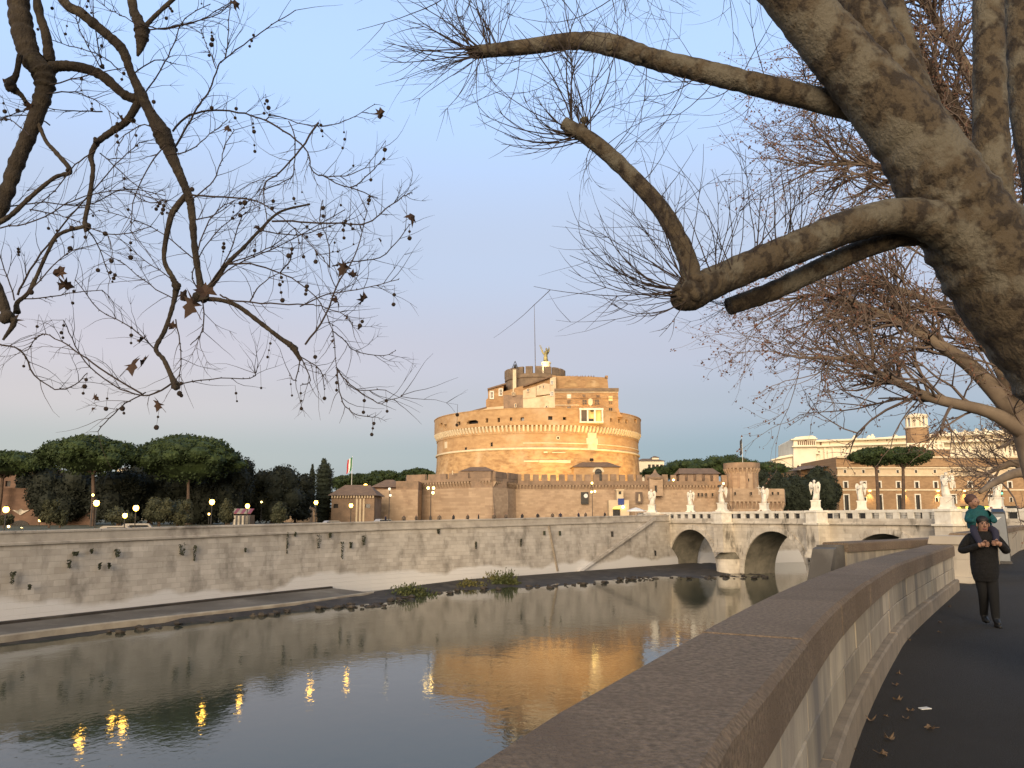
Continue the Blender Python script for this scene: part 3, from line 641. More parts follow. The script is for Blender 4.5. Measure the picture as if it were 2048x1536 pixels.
# loggia on the parapet
lg = Vector((CX, CY, 0)); a, b = P(1161, 843, LY-.5)-lg, P(1204.5, 820, LY-.5)-lg; w = b.x-a.x; fy = a.y
q = MB(); q.box(a.x-.3, b.x+.3, fy-.3, fy+3, b.z, b.z+.5); q.box(a.x-.3, b.x+.3, fy-.3, fy+3, a.z-.35, a.z); q.build('loggia_frame', M['marble'], ca)
for t in (0, .33, .655, 1):
    q = MB(); x = a.x+w*t; q.box(x-.22, x+.22, fy-.25, fy+.3, a.z+.003, b.z-.003); q.build('loggia_column', M['marble'], ca)
q = MB(); q.box(a.x+.25, b.x-.25, fy+1.6, fy+1.8, a.z+.01, b.z-.01); q.build('loggia_back_wall', M['lit'], ca)
q = MB(); q.box(a.x+.25, a.x+w*.33-.25, fy+.2, fy+.4, a.z+.01, b.z-.01); q.build('loggia_shutter', M['shutter'], ca)
q = MB(); q.box(a.x+w*.36, a.x+w*.60, fy+.1, fy+.2, a.z+.01, a.z+.8); q.build('loggia_railing', M['iron'], ca)
# keep: slanting west side, plaster houses, wing
ks = lambda px: lerp(226.5, 217.0, (px-1006)/106)
pxpoly([(1005, 832), (1112, 832), (1112, 751), (1100, 751), (1075, 762), (1046, 771), (1005, 784)], ks, 12, 'keep_wall', M['brick'], ca)
pxpoly([(1046, 828), (1105, 828), (1105, 789), (1075, 794), (1046, 797)], lambda p: ks(p)-.5, 1, 'plaster_house', M['plaster'], ca)
pxpoly([(1073, 791), (1100, 788), (1100, 768), (1088, 766), (1073, 772)], lambda p: ks(p)-1.2, 2, 'plaster_bay', M['plaster'], ca)
pxpoly([(1046, 797), (1072, 795), (1072, 772), (1046, 781)], lambda p: ks(p)-.7, 2, 'plaster_bay', M['plaster'], ca)
pxpoly([(1100, 826), (1112, 826), (1112, 754), (1100, 754)], lambda p: ks(p)-.9, 2, 'stair_turret', M['plaster'], ca)
pxpoly([(1007, 828), (1046, 828), (1046, 790), (1007, 790)], lambda p: ks(p)-.3, 1, 'grey_render', M['fort_top'], ca)
pxpoly([(1046, 773.5), (1104, 753.5), (1104, 750.5), (1046, 770.5)], lambda p: ks(p)-1.4, 3, 'sloping_roof_edge', M['roof'], ca)
for px, y0, y1, m_, w_ in ((1103.5, 784, 791, 'glass', 2.4), (1056, 778, 783, 'dark', 1.6), (1080, 772, 777, 'dark', 1.2), (1087, 771, 776, 'dark', 1.2), (1104, 762, 768, 'glass', 1.6), (1093, 812, 820, 'dark', 1.6), (1031, 808, 814, 'dark', 1.3), (1027, 785, 790, 'shutter', 2.5)):
    win(px-w_, px+w_, y0, y1, ks(px)-1.25, ca, m_, .14, 'marble' if px > 1100 else 'plaster')
pxpoly([(972, 832), (1007, 832), (1007, 769), (976.5, 778), (976, 796), (972, 800)], lambda p: 227.5, 12, 'keep_wing', M['brick'], ca)
pxpoly([(975, 779.5), (1012, 768.5), (1012, 765.5), (975, 776.5)], lambda p: 226.8, 13, 'wing_roof', M['roof'], ca)
for px, y0, y1 in ((983.5, 784, 796), (1001.5, 779, 790)): win(px-2.2, px+2.2, y0, y1, 227.4, ca, 'shutter', .32, 'marble')
pxpoly([(936, 834), (1007, 834), (1007, 812), (973, 815), (938, 824)], lambda p: 222.5, 3, 'rampart_house', M['plaster'], ca)
pxpoly([(936, 825.5), (973, 816), (973, 813.5), (936, 823)], lambda p: 222.2, 4, 'rampart_roof', M['roof'], ca)
# round tower on top
tx, ty = PX(1071, 235)-CX, 235-CY
mb = MB(); mb.lathe([(9.0, 36), (9.0, 43.2), (9.35, 43.5), (9.35, 44.6), (8.6, 44.6), (8.6, 44.0), (.2, 44)], (tx, ty, 0), 48); mb.build('top_tower', M['tower_top'], ca)
mm = MB().box(-1.05, 1.05, -.45, .45, 0, 2.1).mesh('merlon', M['tower_top'])
for i in range(20):
    a = 2*pi*(i+.3)/20; link('merlon', mm, ca, (tx+8.95*sin(a), ty-8.95*cos(a), 44.6), a)
q = MB(); a = P(1029, 773, 224.5)-lg; b = P(1029, 739, 224.5)-lg; q.box(a.x-.5, a.x+.5, a.y, a.y+1, a.z-6, b.z); q.build('bell_pier', M['cream'], ca)
q = MB(); q.tube([(a.x-.9, a.y+.4, b.z), (a.x+.2, a.y+.4, b.z+2.6)], .1, 5); q.tube([(a.x+1.2, a.y+.4, b.z), (a.x+.2, a.y+.4, b.z+2.6)], .1, 5); q.build('bell_frame', M['iron'], ca)
q = MB(); q.lathe([(.55, 0), (.42, .3), (.3, .8), (.05, 1)], (a.x+.2, a.y+.4, b.z+.7), 10); q.build('bell', M['iron'], ca)
q = MB(); pxp = P(1092.5, 740, 234)-lg; q.lathe([(1.7, 41), (1.7, 43), (1.35, 43.3), (1.3, 48.9), (1.5, 49.1), (1.5, 49.5)], (pxp.x, pxp.y, 0), 20); q.build('statue_pedestal', M['cream'], ca)
ANG = Vector((pxp.x+CX, pxp.y+CY, 49.5))
q = MB(); p0 = P(1071, 740, 231)-lg; p1 = P(1068.5, 608, 231)-lg; q.tube([p0+Vector((0, 0, -3)), p0.lerp(p1, .5), p1], [.12, .09, .05], 6); q.build('flag_mast', M['shutter'], ca)
# gatehouse at the foot of the drum
gh = thing('gatehouse', 'small ochre gatehouse with hipped roof at the foot of the drum', 'building', (0, 0, 0))
a, b = P(1148, 960, 199), P(1238, 934, 199); q = MB(); cxm = PX(1198, 199)
q.facade(a.x, b.x, 1.2, b.z, [(cxm-.9, cxm+.9, 10, PZ(943, 199))], .8, lambda x, y, z: (x, 199+y, z)); q.box(a.x, b.x, 199.8, 206.5, 1.2, b.z-.01); q.build('wall', M['drum_up'], gh)
q = MB(); q.add([(a.x-.6, 198.4, b.z), (b.x+.6, 198.4, b.z), (b.x+.6, 207, b.z), (a.x-.6, 207, b.z), (a.x+2.5, 202.5, b.z+1.5), (b.x-2.5, 202.5, b.z+1.5)], [(0, 1, 5, 4), (1, 2, 5), (2, 3, 4, 5), (3, 0, 4), (3, 2, 1, 0)]); q.build('roof', M['roof'], gh)
q = MB(); zt = PZ(943, 199); q.slab([(cxm+1.5*cos(t), 198.85, zt-.2+1.5*sin(t)) for t in [pi*i/8 for i in range(9)]]+[(cxm+.95*cos(t), 198.85, zt-.2+.95*sin(t)) for t in [pi-pi*i/8 for i in range(9)]], (0, .3, 0)); q.build('door_arch', M['cream'], gh)
q = MB(); q.slab([(cxm+.95*cos(t), 198.97, zt-.2+.95*sin(t)) for t in [pi*i/8 for i in range(9)]], (0, .1, 0)); q.box(cxm-.9, cxm+.9, 199.5, 199.6, 10, zt); q.build('door', M['dark'], gh)

# ------------------------------------------------------------------ fortress walls
def fort_wall(name, label, pts, z0, zc, zp, zm, mw, gap, pitch, th=2.0, cm='fort_top', hc=1.0, dp=.55, ends=True, mtop=None, wallm='fort'):
    root = thing(name, label, 'wall')
    for (ax, ay), (bx, by) in zip(pts, pts[1:]):
        a, b = Vector((ax, ay)), Vector((bx, by)); t = (b-a).normalized(); nrm = Vector((t.y, -t.x)); L = (b-a).length; rz = atan2(t.y, t.x)
        MM = Matrix.Translation((ax, ay, 0)) @ Matrix.Rotation(rz, 4, 'Z')
        q = MB(); q.add([(0, -.35, z0), (L, -.35, z0), (L, 0, zc), (0, 0, zc), (0, th, z0), (L, th, z0), (L, th, zc), (0, th, zc)], [(0, 1, 2, 3), (5, 4, 7, 6), (3, 2, 6, 7), (1, 5, 6, 2), (4, 0, 3, 7)]); q.build('wall_face', M[wallm], root).matrix_local = MM
        q = MB(); q.box(0, L, -.12-.12, .1, lerp(z0, zc, .40), lerp(z0, zc, .43)); q.build('string_course', M[wallm], root).matrix_local = MM
        q = MB(); q.box(0, L, -dp, th, zc+hc, zp); q.build('parapet', M[cm], root).matrix_local = MM
        cme = MB().add([(-.2, 0, 0), (.2, 0, 0), (.2, -dp, hc*.75), (-.2, -dp, hc*.75), (-.2, -dp, hc), (.2, -dp, hc), (.2, 0, hc), (-.2, 0, hc)], [(0, 1, 2, 3)[::-1], (3, 2, 5, 4)[::-1], (0, 3, 4, 7)[::-1], (1, 6, 5, 2)[::-1], (4, 5, 6, 7)[::-1]]).mesh('corbel', M['fort'])
        k = int(L/pitch)
        q = MB(); q.box(0, L, .02, th*.9, zc, zc+hc); q.build('corbel_back_wall', M['fort_top'], root).matrix_local = MM
        for i in range(k): link('corbel', cme, root, M=MM @ Matrix.Translation(((i+.5)*L/k, .02, zc)))
        if zm > zp:
            k = max(1, int((L+gap)/(mw+gap))); w = (L+gap)/k-gap
            me_ = MB().box(0, w, -dp+.02, -dp+.75, zp, zm, top=.04).mesh('merlon', M[cm])
            for i in range(k): link('merlon', me_, root, M=MM @ Matrix.Translation((i*(w+gap), 0, random.uniform(-.12, .1))))
    return root
def at2(px, Y): return (PX(px, Y), Y)
fl = fort_wall('west_bastion', 'angular brick bastion with thick merlons left of the castle entrance', [at2(816, 196), at2(818, 187), at2(985, 172.5), at2(1031, 184)], .3, PZ(976, 176), PZ(957, 176), PZ(945, 176), 4.6, .9, .86, th=6, hc=1.5, dp=.75)
q = MB(); a = P(955, 958, 181); q.box(a.x-4.5, a.x+3.5, 181, 186, 8, PZ(942, 181)); q.build('guard_house', M['fort_top'], fl)
q = MB(); a = P(961, 942, 181); q.add([(a.x-4.8, 180.6, a.z), (a.x+3.4, 180.6, a.z), (a.x+3.4, 186.3, a.z), (a.x-4.8, 186.3, a.z), (a.x-2.5, 183.5, a.z+1.1), (a.x+1.2, 183.5, a.z+1.1)], [(0, 1, 5, 4), (1, 2, 5), (2, 3, 4, 5), (3, 0, 4)]); q.build('guard_house_roof', M['roof'], fl)
for px in (905, 945, 958, 1003): win(px-.8, px+.8, 941+(px > 930)*4, 949+(px > 930)*4, 176 if px < 985 else 177, fl, 'cream', .02, 'cream', 'pale_slot', off=(0, 0, 0), bars=False)
cw = fort_wall('curtain_wall', 'long crenellated brick curtain wall in front of the castle', [at2(1031, 184), at2(1456, 187)], 1.0, PZ(979, 185), PZ(962, 185), PZ(949, 185), 1.35, .68, .78, th=2.2)
q = MB(); a = P(1311, 975, 184.6); q.box(a.x-1.6, a.x+1.6, 183.6, 186, PZ(992, 184), PZ(958, 184)); q.build('watch_turret', M['fort'], cw); win(1309.5, 1313.5, 971, 985, 183.55, cw, 'dark', .08, 'fort', 'slit_window', off=(0, 0, 0), bars=False)
q = MB(); q.lathe([(1.9, 0), (2.0, .4), (1.8, .5), (.6, 1.4), (.1, 2.4)], (a.x, 184.8, PZ(958, 184)), 12); q.build('turret_cap', M['fort_top'], cw)
q = MB(); a, b = P(1356, 948, 191), P(1440, 940, 191); q.add([(a.x, 190, a.z), (b.x, 190, a.z), (b.x, 197, a.z), (a.x, 197, a.z), (a.x+1, 194, b.z+.6), (b.x-1, 194, b.z+.6)], [(0, 1, 5, 4), (1, 2, 5), (2, 3, 4, 5), (3, 0, 4)]); q.box(a.x+.5, b.x-.5, 190.5, 196.5, 2, a.z-.01); q.build('wall_house', M['roof'], cw)
for px in (1397, 1404, 1412, 1425): win(px-1.6, px+1.6, 986, 993, 186.0, cw, 'dark', .06, 'fort', 'slit_window', off=(0, 0, 0), bars=False)
ebz = (PZ(1018, 178), PZ(1003, 178))
eb = fort_wall('east_bastion', 'low brick bastion below the round crenellated tower', [at2(1440, 184), at2(1466, 178), at2(1566, 180), at2(1568, 196)], 1.0, ebz[0], PZ(977, 178), 0, 1, 1, .95, th=3, hc=1.7, cm='fort')
for px in (1470, 1502, 1545, 1556): win(px-1.6, px+1.6, 984, 990, 177.3, eb, 'dark', .05, 'fort', 'slit_window', off=(0, 0, 0), bars=False)
rt = thing('round_tower', 'round brick tower with flared crown on the east bastion', 'tower', (PX(1487, 188), 188, 0)); tr = 31/F*188
zt0, zt1, zt2 = PZ(993, 188), PZ(945, 188), PZ(927, 188)
q = MB(); q.lathe([(tr, 1), (tr, zt1)], n=32); q.build('shaft', M['fort'], rt)
q = MB(); q.lathe([(tr+.5, zt1+.9), (tr+.55, zt2), (tr-.3, zt2), (tr-.3, zt2-1), (.1, zt2-1)], n=32); q.build('crown', M['fort_top'], rt)
q = MB(); q.lathe([(tr+.02, zt1), (tr+.02, zt1+.9), (tr+.5, zt1+.905)], n=32); q.build('crown_corbel_ring', M['fort_top'], rt)  # recessed ring behind the corbels, in the same stone as the crown
cm_ = MB().add([(-.2, 0, -.5), (.2, 0, -.5), (.2, -.55, .6), (-.2, -.55, .6), (-.2, -.55, .9), (.2, -.55, .9), (.2, 0, .9), (-.2, 0, .9)], [(3, 2, 1, 0), (4, 5, 2, 3), (7, 4, 3, 0), (2, 5, 6, 1)]).mesh('corbel', M['fort'])
for i in range(26):
    a = 2*pi*i/26; link('corbel', cm_, rt, (tr*sin(a), -tr*cos(a), zt1), a)
for i in range(5):
    a = -1.0+i*.5; q = MB(); q.box(-.28, .28, -.14, .1, zt0-3, zt1-.3); o = q.build('buttress_rib', M['fort_top'], rt, loc=(tr*sin(a), -tr*cos(a), 0), rz=a)
win(1495.5, 1498, 957, 963, 188-tr-.1, rt, 'dark', .05, 'fort', 'slit_window', off=(PX(1487, 188), 188, 0), bars=False)

# ------------------------------------------------------------------ foliage
def rdir():
    z = random.uniform(-1, 1); a = random.uniform(0, 2*pi); r = sqrt(1-z*z); return Vector((r*cos(a), r*sin(a), z))
def leaf_at(mb, p, s, mi=0):
    d = rdir(); e = d.orthogonal().normalized(); f = d.cross(e); k = random.uniform(.6, 1.3)*s
    mb.add([p+e*k, p+f*k*.6-e*k*.3, p-f*k*.6-e*k*.3], [(0, 1, 2)], mi)
def crown(mb, ells, n, leaf, core=.82, shell=(.8, 1.08)):
    w = [(e[1][0]*e[1][1]+e[1][0]*e[1][2])**.8 for e in ells]
    for c, r in ells:
        if core: mb.ball(c, 1, 10, 7, sq=[k*core for k in r], jit=.10)
    for (c, r) in random.choices(ells, w, k=n):
        d = rdir(); t = random.uniform(*shell); leaf_at(mb, Vector((c[0]+d.x*r[0]*t, c[1]+d.y*r[1]*t, c[2]+d.z*r[2]*t)), leaf)
def dome(c, r, k, lump):                          # umbrella pine: lumps spread over a flat dome
    out = [((c[0], c[1], c[2]-r[2]*.1), (r[0]*.80, r[1]*.80, r[2]*.55))]
    for i in range(k):
        a = i*2.399; q = sqrt((i+.5)/k); z = sqrt(max(0, 1-q*q*.92)); l = lump*random.uniform(.75, 1.25)
        out.append(((c[0]+r[0]*.86*q*cos(a), c[1]+r[1]*.86*q*sin(a), c[2]+r[2]*(z-.45)*.95), (l, l, l*.55)))
    return out
def pine(px, pyt, pyb, wpx, Y, trunkpx, pyg, label, k=34, n=9000, leaf=.28, group=None, trunks=None):
    c = P(px, (pyt+pyb)/2, Y); rx = wpx/2/F*Y; rz = (pyb-pyt)/F*Y*.5
    g = P(trunkpx, pyg, Y); t = thing('umbrella_pine', label, 'tree', (g.x, g.y, g.z), 0, group); off = Vector((g.x, g.y, g.z))
    mb = MB(); crown(mb, dome(c-off, (rx, rx*.85, rz*1.25), k, rx*.24), n, leaf); mb.build('crown', M['pine'], t)
    for tp in (trunks or [trunkpx]):
        q = MB(); b = P(tp, pyg, Y)-off; top = Vector((c.x-off.x, 0, c.z-off.z)); e = b.lerp(Vector((b.x*.6+top.x*.4, 0, top.z-rz*.5)), 1)
        h = e.z-b.z; pts = [b+Vector((0, 0, -.4)), b.lerp(e, .5)+Vector((.15, 0, 0)), e]; r = max(.18, h*.032); q.tube(pts, [r*1.3, r, r*.8], 8); q.build('trunk', M['pinebark'], t)
        q = MB()
        for i in range(7):
            a = i*.9+.3; q.tube([e+Vector((0, 0, -h*.12)), e+Vector((cos(a)*rx*.25, sin(a)*rx*.25, rz*.15)), e+Vector((cos(a)*rx*.6, sin(a)*rx*.55, rz*.5))], [r*.55, r*.4, r*.15], 5)
        q.build('limbs', M['pinebark'], t)
    return t
def bush(name, label, px, pyt, pyb, wpx, Y, matl='evergreen', n=2600, leaf=.22, group=None, lumps=9, cat='tree'):
    g = P(px, pyb, Y); t = thing(name, label, cat, (g.x, g.y, g.z), 0, group); w = wpx/2/F*Y; h = (pyb-pyt)/F*Y; mb = MB(); el = [((0, 0, h*.5), (w*.7, w*.7, h*.45))]
    for i in range(lumps):
        a = random.uniform(0, 2*pi); z = random.uniform(.2, .9); q = w*.62*sqrt(max(.1, 1-(2*z-1)**2)); l = w*random.uniform(.3, .48); el.append(((q*cos(a), q*sin(a)*.8, h*z), (l, l, min(l, h*.25)*1.1)))
    crown(mb, el, n, leaf); mb.build('crown', M[matl], t)
    q = MB(); q.tube([(0, 0, -.3), (0, 0, h*.5)], [w*.08+.04, w*.05+.03], 6); q.build('trunk', M['pinebark'], t)
    return t
# three great umbrella pines on the left
pine(178, 868, 958, 206, 112, 184, 1052, 'broad umbrella pine with bare trunk behind a bright lamp', k=40, n=11000)
pine(378, 866, 976, 220, 118, 372, 1046, 'tallest umbrella pine, right of the broad one with the bare trunk', k=44, n=12000)
pine(15, 903, 958, 170, 124, -8, 1052, 'umbrella pine cut by the left edge of the view', k=30, n=7000)
for i, (px, t_, w, Y, l) in enumerate(((120, 935, 130, 126, 'dark evergreen tree under the left part of the broad umbrella pine'), (238, 950, 120, 124, 'dark evergreen tree just right of the bare pine trunk'),
        (300, 942, 130, 130, 'dark evergreen tree with lit building glimpsed above it'), (380, 930, 130, 130, 'dark evergreen tree under the tallest umbrella pine'), (455, 925, 110, 128, 'dark evergreen tree at the right foot of the tallest umbrella pine'), (60, 945, 70, 136, 'dark evergreen tree beside the old brick building'), (180, 955, 110, 134, 'dark evergreen tree right behind the bare pine trunk'),
        (545, 935, 125, 140, 'rounded dark evergreen tree left of the domed shrine'), (590, 950, 70, 150, 'small dark evergreen tree touching the domed shrine'), (500, 952, 80, 138, 'dark evergreen tree behind the kiosk lamp'))):
    bush('evergreen_tree', l, px, t_, 1048, w, Y, 'evergreen', 6500, .3, 'evergreens behind the embankment', 18)
for px, t_, w, l in ((98, 1000, 38, 'narrow clipped shrub right of the tunnel arch'), (120, 1022, 34, 'low clipped shrub next to the narrow one'), (318, 1000, 62, 'rounded shrub between lamp and white vans'), (355, 1000, 60, 'rounded olive shrub right of the vans'), (236, 1018, 70, 'low olive bush behind two lamps'),
        (452, 998, 36, 'olive shrub left of the striped kiosk'), (556, 1008, 34, 'small shrub in front of the dark rounded tree'), (8, 1030, 34, 'shrub under the leftmost lamp')):
    bush('shrub', l, px, t_, 1050, w, wallY(px)+9, 'shrub', 1800, .16, 'shrubs along the embankment road', 7, 'shrub')
for i, (px, t_, b_, w, Y, l) in enumerate(((690, 950, 985, 75, 250, 'far pine crown behind the low tiled building'), (722, 945, 985, 80, 246, 'far pine crown under the tricolour flag'), (770, 938, 985, 95, 240, 'far pine crown above the tent shaped roof'), (832, 934, 980, 95, 250, 'far pine crown touching the castle drum'),
        (1318, 932, 965, 80, 285, 'far pine crown just right of the castle drum'), (1385, 918, 962, 130, 282, 'wide far pine crown behind the curtain wall'), (1455, 909, 960, 130, 280, 'highest far pine crown left of the round tower'), (1535, 922, 965, 110, 284, 'far pine crown right of the round tower'))):
    pine(px, t_, b_, w, Y, px, 1036, l, k=20, n=3600, leaf=.42, group='pines in the castle park')
for px, t_, w, l in ((1530, 935, 60, 'dark evergreen tree right behind the round tower'), (1570, 945, 80, 'dark evergreen tree above the east bastion corner'), (1615, 948, 90, 'dark evergreen tree behind the bridge, left of the tallest'), (1655, 932, 70, 'tallest dark evergreen tree against the brick palace')):
    bush('evergreen_tree', l, px, t_, 1032, w, 205, 'cypress', 4200, .4, 'evergreens right of the castle', 13)
pr = pine(1752, 893, 936, 104, 196, 1757, 1031, 'umbrella pine with straight trunk in front of the brick palace', k=26, n=7000, leaf=.36)
pr = pine(1815, 892, 936, 104, 200, 1806, 1031, 'umbrella pine with forked trunk in front of the brick palace', k=26, n=7000, leaf=.36)
def cypress(px, t_, b_, w, Y, label):
    g = P(px, b_, Y); t = thing('cypress', label, 'tree', (g.x, g.y, g.z)); h = (b_-t_)/F*Y; r = w/2/F*Y; mb = MB(); el = []
    for i in range(14):
        z = (i+.5)/14; rr = r*min(1, (1.03-z)*4.5, .6+z*1.5); el.append(((random.uniform(-.1, .1)*r, random.uniform(-.1, .1)*r, h*z), (rr, rr, h*.07)))
    crown(mb, el, 4200, .22, core=.85); mb.build('crown', M['cypress'], t); q = MB(); q.tube([(0, 0, -.5), (0, 0, h*.4)], [.25, .15], 6); q.build('trunk', M['pinebark'], t)
cypress(621.5, 932, 1040, 13, 172, 'slim cypress beside the domed shrine'); cypress(645, 921, 1044, 37, 166, 'broad tall cypress left of the low tiled building')
# weeds on the mud bank
def weeds(px, py, wpx, hpx, Y, label, matl, n, group='weeds on the mud bank'):
    g = P(px, py, Y); t = thing('river_weed', label, 'plant', g, 0, group); mb = MB(); w = wpx/2/F*Y; h = hpx/F*Y
    for i in range(n):
        a = Vector((random.gauss(0, .5)*w, random.gauss(0, .45)*w*.6, 0)); L = h*random.uniform(.4, 1.05)*max(.35, 1-abs(a.x)/w*.6); d = Vector((random.uniform(-.4, .4), random.uniform(-.4, .4), 1)); b = a+d*L
        for j in range(5):
            p = a.lerp(b, random.uniform(.15, 1)); leaf_at(mb, p, .22)
        if i % 3 == 0: mb.tube([a, b], .03, 3)
    mb.build('foliage', M[matl], t)
weeds(815, 1212, 125, 46, 99, 'dense green weed clump at the waterline', 'reed', 800); weeds(940, 1184, 75, 28, 111, 'yellowish weeds growing on the mud bank', 'reed_y', 260); weeds(1012, 1178, 62, 40, 114, 'upright yellow green weeds at the foot of the pale wall', 'reed', 330); weeds(985, 1166, 40, 28, 118, 'sparse dry weeds between the yellow and upright clumps', 'reed_y', 60)
for i, (px, py, w, h) in enumerate(((27, 1155, 13, 24), (60, 1173, 6, 9), (152, 1107, 12, 7), (140, 1128, 9, 16), (200, 1132, 5, 12), (219, 1131, 4, 11), (236, 1106, 13, 15), (365, 1098, 15, 24), (390, 1105, 6, 30), (575, 1085, 4, 42), (637, 1082, 13, 26), (684, 1100, 6, 34), (727, 1080, 8, 18), (701, 1090, 6, 12), (876, 1063, 7, 9), (184, 1102, 5, 8), (590, 1068, 4, 9), (490, 1100, 4, 7), (950, 1090, 4, 14), (1040, 1085, 4, 14), (660, 1070, 5, 9))):
    c = wallpt(px, py-h/2, .08); mb = MB(); Y = c.y
    for j in range(90):
        u, v = random.uniform(-.5, .5), random.random(); leaf_at(mb, Vector((c.x+u*w/F*Y*(1-.5*v), c.y-random.uniform(0, .18), c.z-v*h/F*Y)), .13)
    tag(mb.build('wall_plant', M['moss']), 'dark plant tuft hanging from a joint of the embankment wall', 'plant', 'plant tufts on the embankment wall')

# ------------------------------------------------------------------ buildings on the left bank
def hip(mb, x0, x1, y0, y1, z, h, o=.5, ins=2.0):
    m = (y0+y1)/2; mb.add([(x0-o, y0-o, z), (x1+o, y0-o, z), (x1+o, y1+o, z), (x0-o, y1+o, z), (x0+ins, m, z+h), (x1-ins, m, z+h)], [(0, 1, 5, 4), (1, 2, 5), (2, 3, 4, 5), (3, 0, 4), (3, 2, 1, 0)])
t = thing('brick_ruin', 'old brick building at the left edge under a pine', 'building'); Y = 150
q = MB(); a, b = P(-70, 1040, Y), P(73, 938, Y); hs = [(PX(p, Y)-.5, PX(p, Y)+.5, PZ(973, Y), PZ(962, Y)) for p in (10, 38, 57)]; q.facade(a.x, b.x, .5, b.z, hs, .6, lambda x, y, z: (x, Y+y, z)); q.box(a.x, b.x, Y+.6, Y+10, .5, b.z-.01); q.build('wall', M['old_brick'], t)
for h in hs: w_ = MB(); w_.box(h[0], h[1], Y+.35, Y+.45, h[2], h[3]); w_.build('window', M['dark'], t)
q = MB(); hip(q, a.x, b.x, Y, Y+10, b.z, 1.6); q.build('roof', M['roof'], t)
t = thing('tunnel_wall', 'reddish brick wall with arched tunnel mouth at far left', 'wall'); Y = 126
x0, x1 = PX(-80, Y), PX(182, Y); zt = PZ(984, Y); ta, tb = PX(24, Y), PX(60, Y); za = PZ(1052, Y)
q = MB(); q.facade(x0, x1, -1, zt, [(ta, tb, -1, za)], 2.5, lambda x, y, z: (x, Y+y, z)); q.box(x0, x1, Y+2.5, Y+4, za+2, zt-.01)
q.slab([(x0, Y, zt), (PX(120, Y), Y, zt+0), (PX(100, Y), Y, zt+.5), (x0, Y, zt+.9)], (0, 2, 0)); q.build('wall', M['old_brick'], t)
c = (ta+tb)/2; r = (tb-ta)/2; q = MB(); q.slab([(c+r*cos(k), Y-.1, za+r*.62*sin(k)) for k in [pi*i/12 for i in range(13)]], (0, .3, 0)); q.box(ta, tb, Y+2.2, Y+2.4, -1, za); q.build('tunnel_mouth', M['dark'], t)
q = MB(); c = P(41, 1024, Y-.2); q.slab([(c.x-1.4, c.y, c.z+.35), (c.x, c.y, c.z-.5), (c.x+1.4, c.y, c.z+.35), (c.x+.5, c.y, c.z+.2), (c.x, c.y, c.z+.55), (c.x-.5, c.y, c.z+.2)], (0, .2, 0)); q.build('stone_emblem', M['bridge'], t)
for px, py, w, h, l in ((146, 944, 20, 16, 'pale house glimpsed left of the bare pine trunk'), (236, 946, 16, 14, 'pale house glimpsed right of the bare pine trunk'), (282, 937, 18, 18, 'cream house glimpsed between two umbrella pines'), (318, 934, 30, 12, 'cream house glimpsed under the tallest umbrella pine')):
    t = thing('far_house', l, 'building'); Y = 230; a, b = P(px-w/2, 1030, Y), P(px+w/2, py-h/2, Y)
    q = MB(); hs = [(lerp(a.x, b.x, f)-.4, lerp(a.x, b.x, f)+.4, b.z-z-1.2, b.z-z) for f in (.3, .7) for z in (.8, 3.2)]; q.facade(a.x, b.x, 1, b.z, hs, .4, lambda x, y, z: (x, Y+y, z)); q.box(a.x, b.x, Y+.4, Y+8, 1, b.z-.01); q.build('wall', M['palace'], t)
    for h_ in hs: w_ = MB(); w_.box(h_[0], h_[1], Y+.25, Y+.32, h_[2], h_[3]); w_.build('window', M['glass'], t)
    q = MB(); hip(q, a.x, b.x, Y, Y+8, b.z, 1.0, .4, 1.0); q.build('roof', M['roof'], t)
t = thing('domed_shrine', 'small domed stone shrine with columns left of the cypresses', 'shrine', P(610, 1043, 160)); sc = 160/F
q = MB(); q.box(-1.3, 1.3, -1.1, 1.1, -.6, 2.6); q.build('base', M['fort'], t)
for x in (-1.05, -.35, .35, 1.05): q = MB(); q.lathe([(.2, 2.6), (.18, 5.9)], (x, -.95, 0), 8); q.build('column', M['plaster'], t)
q = MB(); q.box(-.9, .9, -.6, 1, 2.6, 5.9); q.build('cella', M['fort'], t)
q = MB(); q.box(-1.4, 1.4, -1.2, 1.2, 5.9, 6.4); q.build('entablature', M['plaster'], t)
q = MB(); q.lathe([(.95, 6.4), (.95, 7.2), (.85, 8.0), (.45, 8.5), (.3, 8.6), (.28, 9.1), (.05, 9.6)], n=14); q.build('dome', M['plaster'], t)
t = thing('tiled_hall', 'low stone hall with tiled roof and bracketed eaves', 'building'); Y = 163; x0, x1 = PX(662, Y), PX(748, Y); ze = PZ(991, Y)
hs = [(PX(p, Y)-.5, PX(p, Y)+.5, PZ(1016, Y), PZ(1008, Y)) for p in (671, 735)]
q = MB(); q.facade(x0, x1, .3, ze, hs, .5, lambda x, y, z: (x, Y+y, z)); q.box(x0, x1, Y+.5, Y+9, .3, ze-.01); q.build('wall', M['fort_top'], t)
for h in hs: w_ = MB(); w_.box(h[0], h[1], Y+.3, Y+.4, h[2], h[3]); w_.build('window', M['dark'], t)
bm1 = MB().box(-.12, .12, -.5, .02, -.5, 0).mesh('eaves_bracket', M['plaster'])
for i in range(16): link('eaves_bracket', bm1, t, (lerp(x0+.2, x1-.2, i/15), Y, ze-.02))
for p in (713, 720, 727): q = MB(); q.box(PX(p, Y)-.18, PX(p, Y)+.18, Y-.12, Y+.02, .3, ze-.6); q.build('pilaster', M['plaster'], t)
q = MB(); hip(q, x0, x1, Y, Y+9, ze, 2.4, .7, 1.8); q.build('roof', M['roof'], t)
t = thing('curved_rampart', 'terracotta rampart with tent shaped roof left of the west bastion', 'building'); Y = 176; x0, x1 = PX(745, Y), PX(835, Y)
q = MB(); q.box(x0, x1, Y, Y+8, .3, PZ(979, Y)); q.build('wall', M['fort'], t)
